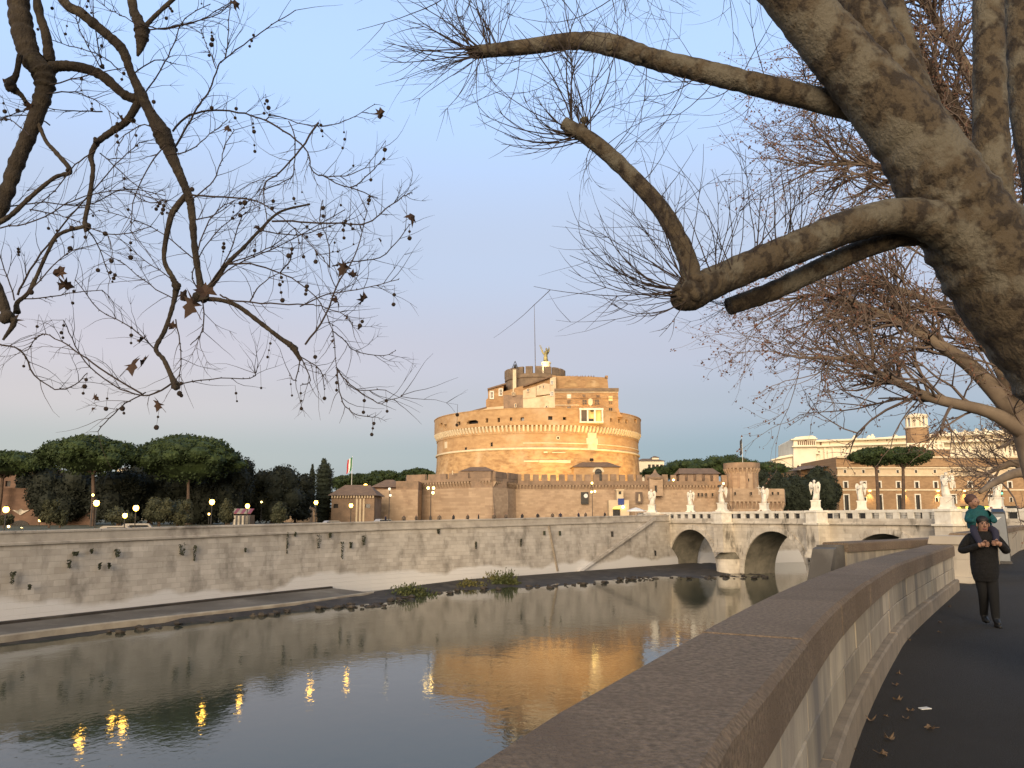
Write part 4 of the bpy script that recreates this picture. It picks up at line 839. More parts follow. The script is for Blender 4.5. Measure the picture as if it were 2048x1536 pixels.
q = MB(); q.box(PX(790, Y), x1, Y+.6, Y+8, PZ(979, Y), PZ(962, Y)); q.build('upper_wall', M['fort_top'], t)
q = MB(); hip(q, PX(742, Y), PX(800, Y), Y+1, Y+9, PZ(974, Y), 1.9, .5, 2.4); q.box(PX(745, Y), PX(795, Y), Y+1.5, Y+8.5, PZ(979, Y)+.01, PZ(974, Y)-.01); q.build('roof', M['roof'], t)
t = thing('garden_wall', 'low brick wall between dark trees and the tiled hall', 'wall'); Y = 168; q = MB(); q.box(PX(560, Y), PX(662, Y), Y, Y+.6, 0, PZ(1017, Y)); q.build('wall', M['fort'], t); q = MB(); q.box(PX(560, Y), PX(662, Y), Y-.1, Y+.7, PZ(1017, Y)+.003, PZ(1016, Y)+.1); q.build('coping', M['fort_top'], t)
g = P(482, 1048, 104); t = thing('striped_kiosk', 'small kiosk with red and white striped awning', 'kiosk', g); z0 = -.4
q = MB(); q.box(-1.2, 1.2, 0, 1.8, z0, 1.2); q.build('counter', M['cardark'], t)
for i in range(4): q = MB(); q.box(-1.0+i*.55, -.75+i*.55, -.05, 0, z0, 1.1); q.build('panel', M['bridge'], t)
for i in range(6): q = MB(); x = -1.4+i*.467; q.slab([(x, -.5, 1.35), (x+.467, -.5, 1.35), (x+.467, .9, 2.0), (x, .9, 2.0)], (0, 0, .06)); q.build('awning_stripe', M['carred' if i % 2 else 'quay_edge'], t)
def car(px, Y, label, paint, rz, h=1.9, L=4.6, z=None):
    z = wz(Y)-(1.75 if h > 1.7 else 1.35); p = P(px, HOR, Y); t = thing('parked_van' if h > 1.7 else 'parked_car', label, 'van' if h > 1.7 else 'car', (p.x, p.y, z), rz, 'vehicles on the embankment roads')
    prof = [(-L/2, .35), (-L/2, h*.55), (-L*.42, h*.93), (-L*.36, h), (L*.12, h), (L*.27, h*.62), (L*.47, h*.52), (L/2, .38)] if h > 1.7 else [(-L/2, .35), (-L/2, .85), (-L*.36, .95), (-L*.22, h), (L*.08, h), (L*.24, .98), (L*.46, .82), (L/2, .38)]
    q = MB(); q.slab([(x, -.85, zz) for x, zz in prof], (0, 1.7, 0)); q.build('body', M[paint], t)
    for sd in (-.86, .83):
        q = MB(); q.slab([(-L*.30, sd, h*.62), (L*.2, sd, h*.62), (L*.1, sd, h*.92), (-L*.28, sd, h*.92)], (0, .03, 0)); q.build('side_window', M['glass'], t)
    for x in (-L*.31, L*.31):
        for yy in (-.87, .67):
            q = MB(); q.slab([(x+.32*cos(a), yy, .32+.32*sin(a)) for a in [2*pi*i/12 for i in range(12)]], (0, .2, 0)); q.build('wheel', M['rubber'], t)
    for yy in (-.6, .6): q = MB(); q.box(L*.47, L*.5+.01, yy-.15, yy+.15, .6, .75); q.build('headlight', M['opal_glow'], t)
    return t

car(245, wallY(245)+6, 'beige van parked left of the white van', 'wall_cope' if False else 'van', .35, 1.8); car(288, wallY(288)+6, 'white van parked beside the rounded shrub', 'van', .35, 2.0)
car(668, wallY(668)+5, 'white car in front of the broad cypress', 'van', .6, 1.45); car(770, wallY(770)+5, 'white car under the two armed lamp by the rampart', 'van', .7, 1.5)
# flags
def flag(px, pt, pb, pf0, pf1, Y, label, cols, w):
    a, b = P(px, pb, Y), P(px, pt, Y); t = thing('flagpole', label, 'flag', (a.x, a.y, a.z)); h = b.z-a.z; q = MB(); q.tube([(0, 0, 0), (0, 0, h)], [.09, .05], 6); q.build('pole', M['white'], t)
    z0, z1 = PZ(pf1, Y)-a.z, PZ(pf0, Y)-a.z
    for i, c in enumerate(cols):
        q = MB(); n = 8; vs = []
        for j in range(n+1):
            zz = lerp(z1, z0, j/n); sw = .25*sin(j*.9)*j/n+w*.4*j/n
            for e in (i/len(cols), (i+1)/len(cols)): vs.append((-(e*w)-sw*.4+.02, -.15*sin(j+e*4), zz-e*1.0))
        q.add(vs, [(2*j, 2*j+1, 2*j+3, 2*j+2) for j in range(n)]); o = q.build('flag_stripe', M[c], t); sm = o.modifiers.new('thick', 'SOLIDIFY'); sm.thickness = .03
flag(703, 912, 975, 914, 942, 236, 'tricolour flag hanging limp from a white pole', ('flag_g', 'white', 'flag_r'), 1.5)
flag(1486, 872, 940, 876, 908, 262, 'dark furled flag hanging from a thin pole behind the round tower', ('cardark', 'cardark'), .7)

# ------------------------------------------------------------------ buildings on the right
t = thing('brick_palace', 'brown brick palace with cream cornice and wall lights behind the bridge', 'building'); Y = 240; x0, x1 = PX(1680, Y), PX(2120, Y)
rows = [(1004, 1018, 3.2), (962, 976, 2.6), (938.5, 944.5, 1.5)]
hs = []; doors = []
cols = [1695, 1732, 1762, 1801, 1838, 1876, 1910, 1945, 1985, 2025]
for i, c in enumerate(cols):
    hs.append((PX(c-3.2, Y), PX(c+3.2, Y), PZ(976, Y), PZ(964, Y))); hs.append((PX(c-2.2, Y), PX(c+2.2, Y), PZ(946, Y), PZ(940, Y)))
    if i % 2 == 0 or i == 3: doors.append((PX(c-4, Y), PX(c+4, Y), 1.3, PZ(990, Y)))
    else: doors.append((PX(c-2.5, Y), PX(c+2.5, Y), PZ(1004, Y), PZ(995, Y)))
za, zb, zc = PZ(980, Y), PZ(951, Y), PZ(936, Y)
q = MB(); q.facade(x0, x1, 1, za, doors, .6, lambda x, y, z: (x, Y+y, z)); q.facade(x0, x1, za, zb, hs[0::2], .6, lambda x, y, z: (x, Y+y, z)); q.box(x0, x1, Y+.6, Y+30, 1, PZ(914, Y)); q.build('wall', M['ochre'], t)
q = MB(); q.facade(x0, x1, zb+.003, zc, hs[1::2], .6, lambda x, y, z: (x, Y-.05+y, z)); q.build('attic_wall', M['plaster'], t)
q = MB(); q.box(PX(1800, Y), x1, Y+.1, Y+.6, zc+.5, PZ(916, Y)); q.build('upper_storey', M['ochre'], t)
for z_, d_ in ((za, .25), (zb, .35), (zc, .6)): q = MB(); q.box(x0-.3, x1, Y-d_, Y+.2, z_-.2, z_+.25); q.build('cornice', M['cream'], t)
q = MB(); q.box(x0, x1, Y-.4, Y+.7, PZ(916, Y)+.003, PZ(914, Y)+.2); q.build('roof_edge', M['cream'], t)
for h in hs+doors:
    f = MB(); e = .35 if h[1]-h[0] > .8 else .15
    for bx in ((h[0]-e, h[1]+e, h[3], h[3]+e), (h[0]-e, h[0], h[2], h[3]), (h[1], h[1]+e, h[2], h[3])): f.box(bx[0], bx[1], Y-.15, Y+.1, bx[2], bx[3])
    fr = f.build('window', M['marble'], t); p_ = MB(); p_.box(h[0], h[1], Y+.3, Y+.38, h[2], h[3]); p_.build('pane', M['glass'], fr); k = MB(); k.box((h[0]+h[1])/2-.06, (h[0]+h[1])/2+.06, Y+.22, Y+.28, h[2], h[3]); k.build('glazing_bar', M['shutter'], fr)
q = MB(); q.add([(PX(1570, 262), 258, PZ(944, 262)), (PX(1715, 240), 239, PZ(926, 240)), (PX(1800, 240), 239, PZ(920, 240)), (PX(1715, 262), 268, PZ(908, 262)), (PX(1640, 280), 285, PZ(921, 280)), (PX(1800, 262), 268, PZ(905, 262))], [(0, 1, 3, 4), (1, 2, 5, 3)]); q.build('tiled_roof', M['roof'], t)
q = MB(); q.box(PX(1600, 262), PX(1705, 250), 259, 290, 1, PZ(941, 262)); q.build('side_wing', M['ochre'], t)
wl_e = []
for px in (1742, 1811, 1879, 1932):                # uplighters on the facade
    a = P(px, 1012, Y-.5); q = MB(); q.box(a.x-.25, a.x+.25, Y-.65, Y-.05, PZ(982.5, Y), PZ(981, Y)); f = q.build('wall_light', M['lamp_small'], t)
    L_ = bpy.data.lights.new('wall_light_beam', 'SPOT'); L_.energy = 350; L_.color = (1, .62, .22); L_.spot_size = radians(75); L_.spot_blend = .8; L_.shadow_soft_size = .15; lo = bpy.data.objects.new('wall_light_beam', L_); C.objects.link(lo); lo.parent = t; lo.location = (a.x, Y-.9, PZ(983, Y)); lo.rotation_euler = (radians(14), 0, 0)
t = thing('lantern_tower', 'round brick tower with white columned lantern above the palace roof', 'tower', (PX(1846, 262), 262, 0)); r = 21/F*262
q = MB(); q.lathe([(r, 20), (r, PZ(857, 262))], n=12); q.build('shaft', M['ochre'], t)
z0, z1 = PZ(857, 262), PZ(831, 262)
q = MB(); q.lathe([(r+.3, z0), (r+.3, z0+.5), (r-.2, z0+.5)], n=12); q.build('base_cornice', M['palace'], t)
q = MB(); q.lathe([(r*.62, z0+.5), (r*.62, z1-1)], n=12); q.build('core', M['palace'], t)
for i in range(12): a = 2*pi*i/12; q = MB(); q.lathe([(.35, z0+.5), (.3, z1-1)], (r*.88*cos(a), r*.88*sin(a), 0), 8); q.build('column', M['palace'], t)
q = MB(); q.lathe([(r*.98, z1-1), (r+.2, z1-.4), (r+.2, z1), (r*.8, z1+.3), (.3, z1+.8)], n=12); q.build('lantern_roof', M['palace'], t)
t = thing('roof_terrace', 'balustraded roof terrace at the foot of the lantern tower', 'terrace'); Y = 250; x0, x1 = PX(1824, Y), PX(1898, Y); zt, zb_ = PZ(886, Y), PZ(899, Y)
q = MB(); q.box(x0-3, x1+2, Y, Y+18, PZ(916, Y), zb_); q.build('terrace_block', M['ochre'], t); q = MB(); q.box(x0-3.3, x1+2.3, Y-.3, Y+.2, zb_+.003, zb_+.4); q.build('terrace_cornice', M['palace'], t)
q = MB(); q.box(x0, x1, Y-.1, Y+.3, zt-.5, zt); q.build('rail', M['palace'], t)
bp_ = MB().box(-.3, .3, 0, .25, zb_+.4, zt-.5).mesh('baluster', M['palace'])
for i in range(9): link('baluster', bp_, t, (lerp(x0+.3, x1-.3, i/8), Y, 0))
t = thing('white_palace', 'huge white stone courthouse on the right skyline', 'building')
pf = lambda px: lerp(390, 335, (px-1545)/500)
def pz(pts, th, name, m_='palace', dy=0): q = MB(); q.slab([P(a, b, pf(a)+dy) for a, b in pts], (th*.15, th, 0)); return q.build(name, M[m_], t)
pz([(1545, 940), (1640, 940), (1640, 905), (1600, 906), (1560, 913), (1546, 919)], 30, 'side_pavilion', dy=6)
pz([(1587, 935), (1632, 935), (1632, 874), (1625, 871), (1592, 874), (1587, 878)], 40, 'corner_pavilion', dy=3)
pz([(1630, 935), (2100, 935), (2100, 857), (1962, 862), (1825, 870), (1745, 876), (1630, 880)], 50, 'main_block', dy=8)
pz([(1584, 894), (1634, 893), (1634, 891), (1584, 892)], 4, 'cornice', dy=1); pz([(1628, 894), (2100, 878), (2100, 875), (1628, 891)], 4, 'cornice', dy=5.5); pz([(1628, 884), (2100, 863.5), (2100, 861), (1628, 881.5)], 4, 'cornice', dy=5.8)
pz([(1582, 880), (1635, 878), (1635, 876), (1582, 878)], 4, 'cornice', dy=1.2); pz([(1543, 921), (1603, 909), (1640, 908), (1640, 905.5), (1600, 906.5), (1543, 918.5)], 4, 'cornice', dy=4)
for i in range(24):
    px = 1640+i*19; f = lambda p: interp([(1628, 888), (2100, 869)], p); q = MB(); Y = pf(px)+7.6; a, b = P(px, f(px)+3, Y), P(px+5, f(px)-3, Y); q.box(a.x, b.x, a.y-.2, a.y+.3, a.z, b.z); q.build('attic_window', M['shutter' if i % 2 else 'roof'], t)
for i in range(26):
    px = 1638+i*17; Y = pf(px)+7.8; q = MB(); y0 = interp([(1628, 897), (2100, 880)], px); a, b = P(px, 928, Y), P(px+6, y0+6, Y); q.box(a.x, b.x, a.y-.2, a.y+.3, a.z, b.z); w_ = q.build('window', M['shutter'], t)
    q = MB(); a, b = P(px-4.5, 930, Y), P(px-2.5, y0, Y); q.lathe([(.55, a.z), (.5, b.z)], (a.x, a.y-.4, 0), 6); q.build('column', M['palace'], t)
for i in range(9):
    px = 1596+i*4; Y = pf(px)+2.8; q = MB(); a, b = P(px, 890, Y), P(px+1.6, 882, Y); q.box(a.x, b.x, a.y-.1, a.y+.3, a.z, b.z); q.build('attic_window', M['roof'], t)
for px, h in ((1709, 5), (1745, 6), (1738, 4), (1790, 3), (1890, 4), (1910, 6), (1930, 4), (1953, 6), (1970, 5)):
    y0 = interp([(1628, 880), (1825, 870), (1962, 862), (2100, 857)], px); Y = pf(px)+10; a = P(px, y0, Y); hh = h/F*Y; q = MB(); q.lathe([(1.2, -.6), (1.2, .3), (.7, .35), (.8, hh*.5), (.5, hh*.75), (.45, hh)], (a.x, a.y, a.z), 8); q.build('roof_statue', M['palace'], t)
q = MB(); a = P(1622, 872, pf(1622)+8); q.tube([a, a+Vector((0, 0, 6))], .1, 4); q.build('roof_mast', M['iron'], t)
t = thing('far_villa', 'small pale house with tower room right of the castle', 'building'); Y = 330
q = MB(); a, b = P(1275, 950, Y), P(1328, 922, Y); q.facade(a.x, b.x, 1, b.z, [(lerp(a.x, b.x, f)-.6, lerp(a.x, b.x, f)+.6, b.z-3.5, b.z-1.5) for f in (.45, .6, .75, .9)], .5, lambda x, y, z: (x, Y+y, z)); q.build('wall', M['palace'], t); q = MB(); q.box(a.x, b.x, Y+.5, Y+10, 1, b.z-.01); q.build('rooms', M['dark'], t)
q = MB(); hip(q, a.x, b.x, Y, Y+10, b.z, 1.4, .6, 3); q.build('roof', M['roof'], t); q = MB(); a, b = P(1307, 922, Y), P(1320, 914, Y); q.box(a.x, b.x, Y+3, Y+7, a.z, b.z); q.build('tower_room', M['palace'], t); q = MB(); hip(q, a.x, b.x, Y+3, Y+7, b.z, .8, .4, 1); q.build('tower_roof', M['roof'], t)

# castle entrance, banners, umbrella
t = thing('entrance_pavilion', 'pale stone entrance portal with blue banner in the curtain wall', 'entrance'); Y = 180; a, b = P(1219, 1034, Y), P(1258, 1000, Y)
q = MB(); dx0, dx1 = PX(1226, Y), PX(1241, Y); q.facade(a.x, b.x, .8, b.z, [(dx0, dx1, .8, PZ(1018, Y))], 1.2, lambda x, y, z: (x, Y+y, z)); q.box(a.x, b.x, Y+1.2, Y+4, .8, b.z-.01); q.build('wall', M['plaster'], t)
q = MB(); q.box(dx0, dx1, Y+.9, Y+1, .8, PZ(1018, Y)); q.build('doorway', M['dark'], t)
q = MB(); c = P(1234, 1018, Y); r = (dx1-dx0)/2; c.x = (dx0+dx1)/2; q.slab([(c.x+r*cos(k), Y-.06, c.z+r*.6*sin(k)) for k in [pi*i/10 for i in range(11)]], (0, .2, 0)); q.build('lit_fanlight', M['neon'], t)
q = MB(); e = P(1246, 1014, Y-.2); q.ball((e.x, Y-.3, e.z), .35, 8, 6); q.build('door_lamp', M['lamp_small'], t)
q = MB(); u, v = P(1236, 1010, Y), P(1248, 997, Y); q.box(u.x, v.x, Y-.2, Y-.1, u.z, v.z); q.build('banner', M['blue'], t)
q = MB(); u, v = P(1234, 997, Y), P(1247, 981, Y); q.box(u.x, v.x, Y+.3, Y+3, u.z-.4, v.z); q.box(u.x-.2, v.x+.2, Y+.1, Y+3.2, v.z+.003, v.z+.3); q.build('aedicule', M['plaster'], t); q = MB(); c = P(1240, 985, Y); q.box(c.x-.3, c.x+.3, Y+.22, Y+.35, c.z-.4, c.z+.3); q.build('niche', M['dark'], t)
for px0, px1, p0, p1, m_, l in ((1162, 1177, 984, 1008, 'poster', 'dark hanging poster with a white shape on the curtain wall'), (1271, 1285, 984, 1006, 'poster2', 'brown hanging poster right of the entrance portal')):
    Y = 183.9; u, v = P(px0, p1, Y), P(px1, p0, Y); t = thing('wall_banner', l, 'poster', ((u.x+v.x)/2, Y, u.z)); w = (v.x-u.x)/2; h = v.z-u.z
    q = MB(); q.box(-w, w, 0, .06, 0, h); q.build('sheet', M[m_], t); q = MB()
    if m_ == 'poster': q.ball((.25, -.01, h*.68), .5, 10, 6, sq=(1, .05, 1), jit=.12)
    else: q.slab([(-.2, -.02, .4), (.35, -.02, .4), (.2, -.02, h*.8), (-.05, -.02, h*.85)], (0, .015, 0))
    q.build('printed_figure', M['paper' if m_ == 'poster' else 'plaster'], t)
g = P(1272, 1034, 162); t = thing('cafe_umbrella', 'white market umbrella at the bridge end', 'umbrella', (g.x, g.y, 1.3)); q = MB(); q.tube([(0, 0, 0), (0, 0, 2.4)], .05, 6); q.build('pole', M['white'], t); q = MB(); q.lathe([(1.9, 1.75), (1.85, 1.95), (.9, 2.35), (.05, 2.6)], n=8); q.build('canopy', M['white'], t)
g = P(1284, 1030, 164); t = thing('market_cart', 'white snack cart next to the market umbrella', 'cart', (g.x, g.y, 1.3)); q = MB(); q.box(-.9, .9, -.4, .4, .35, 1.3); q.build('body', M['white'], t); q = MB(); q.box(-1, 1, -.5, .5, 1.9, 2.0); q.build('roof', M['white'], t)
for x in (-.85, .85): q = MB(); q.tube([(x, 0, 1.3), (x, 0, 1.9)], .04, 5); q.build('post', M['white'], t); q = MB(); q.slab([(x*.6+.3*cos(a), -.42, .3+.3*sin(a)) for a in [2*pi*i/10 for i in range(10)]], (0, .08, 0)); q.build('wheel', M['rubber'], t)
Y = 170; g = P(1985, 1012, Y); t = thing('lit_bus', 'bus with bright yellow light band behind the bridge', 'bus', (g.x, Y, 1.25)); q = MB(); L = 6; q.box(-L, L, 0, 2.4, .4, 3.1, top=.06); q.build('body', M['cardark'], t); q = MB(); q.box(-L+.1, L*.15, -.04, .0, 2.2, 2.95); q.build('lit_sign_band', M['neon'], t)
for x in (-4, 4): q = MB(); q.slab([(x+.5*cos(a), -.06, .5+.5*sin(a)) for a in [2*pi*i/12 for i in range(12)]], (0, .25, 0)); q.build('wheel', M['rubber'], t)
q = MB(); q.box(L*.2, L-.3, -.04, 0, 1.6, 2.7); q.build('side_window', M['glass'], t)
Y = 172; g = P(1930, 1008, Y); t = thing('lit_shopfront', 'row of yellow lit awnings seen left of the child', 'shop', (g.x, Y, 1.25)); q = MB(); q.box(-3.6, 3.6, 0, 3, 0, 3.6); q.build('wall', M['ochre'], t)
for i in range(5): q = MB(); x = -3+i*1.5; q.slab([(x-.5, -.6, 2.2), (x+.5, -.6, 2.2), (x+.6, 0, 2.8), (x-.6, 0, 2.8)], (0, 0, .05)); q.build('lit_awning', M['neon'], t); q = MB(); q.box(x-.5, x+.5, -.05, 0, .2, 2.1); q.build('shop_window', M['lit'], t)
g = P(2003, 985, 172); t = thing('traffic_light', 'green traffic light among the branches at right', 'traffic light', (g.x, 172, 1.2)); q = MB(); q.tube([(0, 0, 0), (0, 0, g.z-1.2)], .08, 6); q.build('pole', M['iron'], t); q = MB(); q.box(-.2, .2, -.15, .15, g.z-1.7, g.z-.6); q.build('housing', M['iron'], t); q = MB(); q.ball((0, -.16, g.z-1.4), .17, 8, 6); q.build('green_lens', M['lamp_green'], t)

# ------------------------------------------------------------------ lamps
def lamp(px, py, Y, r, label, m_='lamp', ground=None, group='street lamps along the embankment', heads=((0, 0),)):
    r *= .74
    p = P(px, py, Y); gz = ground if ground is not None else wz(Y)-1.0; t = thing('street_lamp', label, 'street lamp', (p.x, Y, gz), 0, group); h = p.z-gz
    q = MB(); q.tube([(0, 0, -.3), (0, 0, .4), (0, 0, .42), (0, 0, h-r)], [.12, .12, .06, .05], 8); q.build('post', M['iron'], t)
    for dx, dz in heads:
        if dx: q = MB(); q.tube([(0, 0, h+dz-r*1.6), (dx, 0, h+dz-r*1.6), (dx, 0, h+dz-r*.9)], .04, 5); q.build('arm', M['iron'], t)
        q = MB(); q.ball((dx, 0, h+dz), r, 10, 7, sq=(1, 1, 1.15)); q.build('globe', M[m_], t, smooth=True); q = MB(); q.lathe([(r*.7, h+dz+r*.9), (r*.75, h+dz+r*1.0), (.03, h+dz+r*1.5)], (dx, 0, 0), 8); q.build('cap', M['iron'], t)
for px, py, r, l in ((12, 1019, .33, 'leftmost lit lamp at the edge of the view'), (193, 1006, .36, 'bright lamp in front of the bare pine trunk'), (272, 1016, .36, 'bright lamp left of the rounded shrub'), (250, 1031, .30, 'low bright lamp above the parked vans'), (424, 1004, .38, 'bright lamp under the tallest umbrella pine'),
        (495, 1012, .33, 'bright lamp directly over the striped kiosk'), (632, 1005, .33, 'lit lamp in front of the broad cypress'), (702, 1011, .33, 'lit lamp in front of the low tiled hall')):
    lamp(px, py, wallY(px)+1.4, r, l)
lamp(779, 978, wallY(779)+1.4, .26, 'tall opal lamp before the terracotta rampart', 'opal_glow', heads=((0, 0), (.15, -.9))); lamp(862, 976, wallY(862)+1.4, .26, 'tall three globe lamp before the west bastion', 'lamp_small', heads=((-.42, 0), (.38, 0), (.3, -.7)))
lamp(1184, 966, wallY(1184)+1.4, .24, 'tall lit lamp left of the castle entrance', 'lamp_small', heads=((0, 0), (-.1, -1.6), (.5, -1.5)))
for px, py, Y, l in ((186, 990, 105, 'small distant lamp above the bright one at the bare trunk'), (79, 1041, 108, 'small lamp right of the tunnel mouth'), (17, 1053, 100, 'small low lamp left of the tunnel mouth'), (43, 1057, 100, 'small low lamp inside the tunnel mouth'), (502, 980, 135, 'small high lamp among dark trees'), (523, 1004, 135, 'small lamp right of the kiosk'), (418, 1028, 120, 'small low lamp below the tallest umbrella pine')):
    lamp(px, py, Y, .2, l, 'lamp_small', ground=-.2)
q = MB(); p = P(731, 972, 175.5); t = thing('wall_lantern', 'orange wall lantern beside the tent shaped roof', 'lamp', (p.x, p.y, p.z)); q.ball((0, 0, 0), .5, 10, 7); q.build('globe', M['lamp_orange'], t); q = MB(); q.tube([(0, 0, 0), (.3, .6, .1)], .05, 5); q.build('bracket', M['iron'], t)
for px, py, Y, l in ((1347, 960, 184.0, 'small lit lantern on the curtain wall merlons'), (1447, 967, 184.0, 'small lit lantern beside the round tower')):
    p = P(px, py, Y); t = thing('wall_lantern', l, 'lamp', p); q = MB(); q.ball((0, 0, 0), .26, 8, 6); q.build('globe', M['lamp_small'], t); q = MB(); q.tube([(0, 0, 0), (0, .9, .1)], .05, 5); q.build('bracket', M['iron'], t)
# floodlights behind the curtain wall that light the drum, and on the keep terrace
def flood(x, y, z, tx_, ty_, tz_, e, size, label, col=(1, .58, .16)):
    t = thing('floodlight', label, 'floodlight', (x, y, z), 0, 'castle floodlights'); d = Vector((tx_-x, ty_-y, tz_-z)); R = d.to_track_quat('-Z', 'Y')
    q = MB(); q.box(-.45, .45, -.3, .3, .1, .5); o = q.build('housing', M['iron'], t); o.rotation_mode = 'QUATERNION'; o.rotation_quaternion = R
    q = MB(); q.tube([(0, 0, -1.2), (0, 0, 0)], .06, 6); q.build('stand', M['iron'], t)
    L_ = bpy.data.lights.new('floodlight_beam', 'SPOT'); L_.energy = e; L_.color = col; L_.spot_size = radians(size); L_.spot_blend = 1; L_.shadow_soft_size = .5
    lo = bpy.data.objects.new('floodlight_beam', L_); C.objects.link(lo); lo.parent = t; lo.rotation_mode = 'QUATERNION'; lo.rotation_quaternion = R
FE = .075
flood(21, 203.2, 17.2, 20, 211, 25, 9000*FE, 140, 'floodlight on the gatehouse roof aimed at the drum')
flood(37, 197, 6, 29, 216, 20, 85000*FE, 100, 'floodlight right of the gatehouse aimed at the drum'); flood(11, 197, 6, 12, 209, 20, 42000*FE, 100, 'floodlight left of the gatehouse aimed at the drum'); flood(45, 205, 6, 37, 226, 18, 30000*FE, 100, 'floodlight at the right flank of the drum')
flood(-8, 194, 6, -4, 211, 19, 26000*FE, 100, 'floodlight behind the west bastion aimed at the drum', (1, .68, .34)); flood(-28, 208, 6, -18, 223, 19, 18000*FE, 100, 'floodlight at the left flank of the drum', (1, .70, .38))
flood(22, 209.5, 31.2, 21, 217, 37, 50000*FE, 120, 'floodlight on the drum walk below the keep'); flood(5, 211, 31.2, 6, 220, 36, 34000*FE, 120, 'floodlight on the drum walk below the plaster houses', (1, .72, .42)); flood(48, 178, 9.0, 52, 186, 10, 2500*FE, 120, 'floodlight on the east bastion aimed at the round tower', (1, .55, .16))
flood(ANG.x-3, ANG.y-6, 45.2, ANG.x, ANG.y, 51, 14000*FE, 70, 'floodlight on the top tower aimed at the bronze statue', (1, .82, .45))

# ------------------------------------------------------------------ angel statues
def angel(name, label, loc, rz, m_, attr, scale=1.0, ped=1.5, lean=1, group=None, wings='down', cat='statue'):
    t = thing(name, label, cat, loc, rz, group); s = scale
    if ped:
        q = MB(); q.box(-.95, .95, -.75, .75, 0, .25); q.box(-.8, .8, -.62, .62, .25, .5, top=.1); q.box(-.68, .68, -.5, .5, .5, ped-.15); q.box(-.78, .78, -.6, .6, ped-.15, ped, top=.03); q.build('pedestal', M[m_], t)
    b = ped
    q = MB(); prof = [(.05, 0), (.48, .02), (.46, .35), (.40, .9), (.36, 1.35), (.30, 1.6), (.34, 1.9), (.36, 2.15), (.27, 2.35), (.10, 2.42), (.09, 2.5)]
    n = 18; vs = []
    for r, z in prof:
        sx = lean*.14*sin(z*1.5); 
        for i in range(n):
            a = 2*pi*i/n; k = 1+(.13*sin(a*5+z*2.2) if .02 < z < 1.6 else .03*sin(a*4)); vs.append((s*(r*k*cos(a)+sx), s*r*k*sin(a)*.8, b+s*z))
    q.add(vs, [(j*n+i, j*n+(i+1) % n, (j+1)*n+(i+1) % n, (j+1)*n+i) for j in range(len(prof)-1) for i in range(n)])
    hx = lean*.14*sin(2.5*1.5); q.ball((s*hx, -.04*s, b+2.68*s), .2*s, 10, 8, sq=(.85, .95, 1.2)); q.tube([(s*(hx+.02), -.2*s, b+2.70*s), (s*hx, -.26*s, b+2.64*s)], [.03*s, .035*s], 5)
    R = lambda x, y, z: (s*x+s*hx*.6, s*y, b+s*z)
    if attr == 'sword': arms = [[(.3, 0, 2.2), (.5, -.25, 2.3), (.52, -.3, 2.75)], [(-.3, 0, 2.2), (-.45, -.2, 1.85), (-.1, -.45, 1.75)]]
    elif attr == 'cross': arms = [[(-.3, 0, 2.2), (-.5, -.25, 1.95), (-.55, -.35, 2.3)], [(.3, 0, 2.2), (.4, -.3, 1.8), (-.15, -.42, 1.75)]]
    else: arms = [[(-.3, 0, 2.2), (-.48, -.2, 1.8), (-.2, -.45, 1.9)], [(.3, 0, 2.2), (.5, -.15, 1.85), (.35, -.5, 2.05)]]
    for a in arms:
        q.tube([R(*p) for p in a], [.13*s, .10*s, .07*s], 7)
        q.ball(R(*a[-1]), .085*s, 6, 5)
    q.build('figure', M[m_], t, smooth=True)
    q = MB(); q.ball((s*hx, .05*s, b+2.74*s), .21*s, 10, 7, sq=(.95, 1, 1.05), jit=.08); q.build('hair', M[m_], t)
    for sg in (-1, 1):
        if wings == 'up': out = [(.1, 1.55), (.35, 2.0), (.75, 2.6), (1.05, 3.35), (1.25, 3.6), (.95, 2.75), (.8, 2.2), (.55, 1.75), (.25, 1.4)] if sg < 0 else [(.1, 1.6), (.3, 2.1), (.5, 2.7), (.85, 3.3), (.95, 2.6), (.7, 2.0), (.4, 1.6)]
        else: out = [(.08, 2.2), (.35, 2.62), (.62, 2.68), (.78, 2.3), (.74, 1.7), (.62, 1.1), (.5, .75), (.42, 1.2), (.25, 1.6)]
        w = MB(); w.slab([(s*(sg*x+hx*.5), s*(.28+.25*x), b+s*z) for x, z in out], (0, s*.09, 0)); wg = w.build('wing', M[m_], t)
        for j in range(3):
            f = MB(); x0, z0 = lerp(out[2][0], out[4][0], j/2)*.8, lerp(out[2][1], out[4][1], j/2); f.tube([(s*(sg*x0+hx*.5), s*(.26+.25*x0), b+s*z0), (s*(sg*x0*.82+hx*.5), s*(.26+.2*x0), b+s*(z0-.7))], [.05*s, .02*s], 4); f.build('feather', M[m_], wg)
    if attr == 'cross': q = MB(); q.tube([R(-.62, -.4, 1.5), R(-.62, -.4, 3.15)], .06*s, 5); q.tube([R(-.98, -.4, 2.75), R(-.25, -.4, 2.75)], .06*s, 5); q.build('cross', M[m_], t)
    elif attr == 'spear': q = MB(); q.tube([R(.45, -.5, .9), R(.35, -.5, 2.05), R(.27, -.5, 3.0)], .04*s, 5); q.build('spear', M[m_], t)
    elif attr == 'sword': q = MB(); q.tube([R(.52, -.3, 2.75), R(.15, -.6, 3.25)], [.05*s, .02*s], 5); q.build('sword', M[m_], t)
    elif attr == 'cloth': q = MB(); q.slab([R(-.35, -.5, 1.95), R(.4, -.55, 2.05), R(.3, -.5, 1.35), R(-.2, -.5, 1.3)], (0, .05, 0)); q.build('cloth', M[m_], t)
    elif attr == 'column': q = MB(); q.lathe([(.14, 0), (.12, 1.3)], (R(.3, -.4, 0)[0], R(0, -.45, 0)[1], b+s*1.1), 8); q.build('small_column', M[m_], t)
    return t
bM = Matrix.Translation((K[0].x, K[0].y, 0)) @ Matrix.Rotation(brz, 4, 'Z')
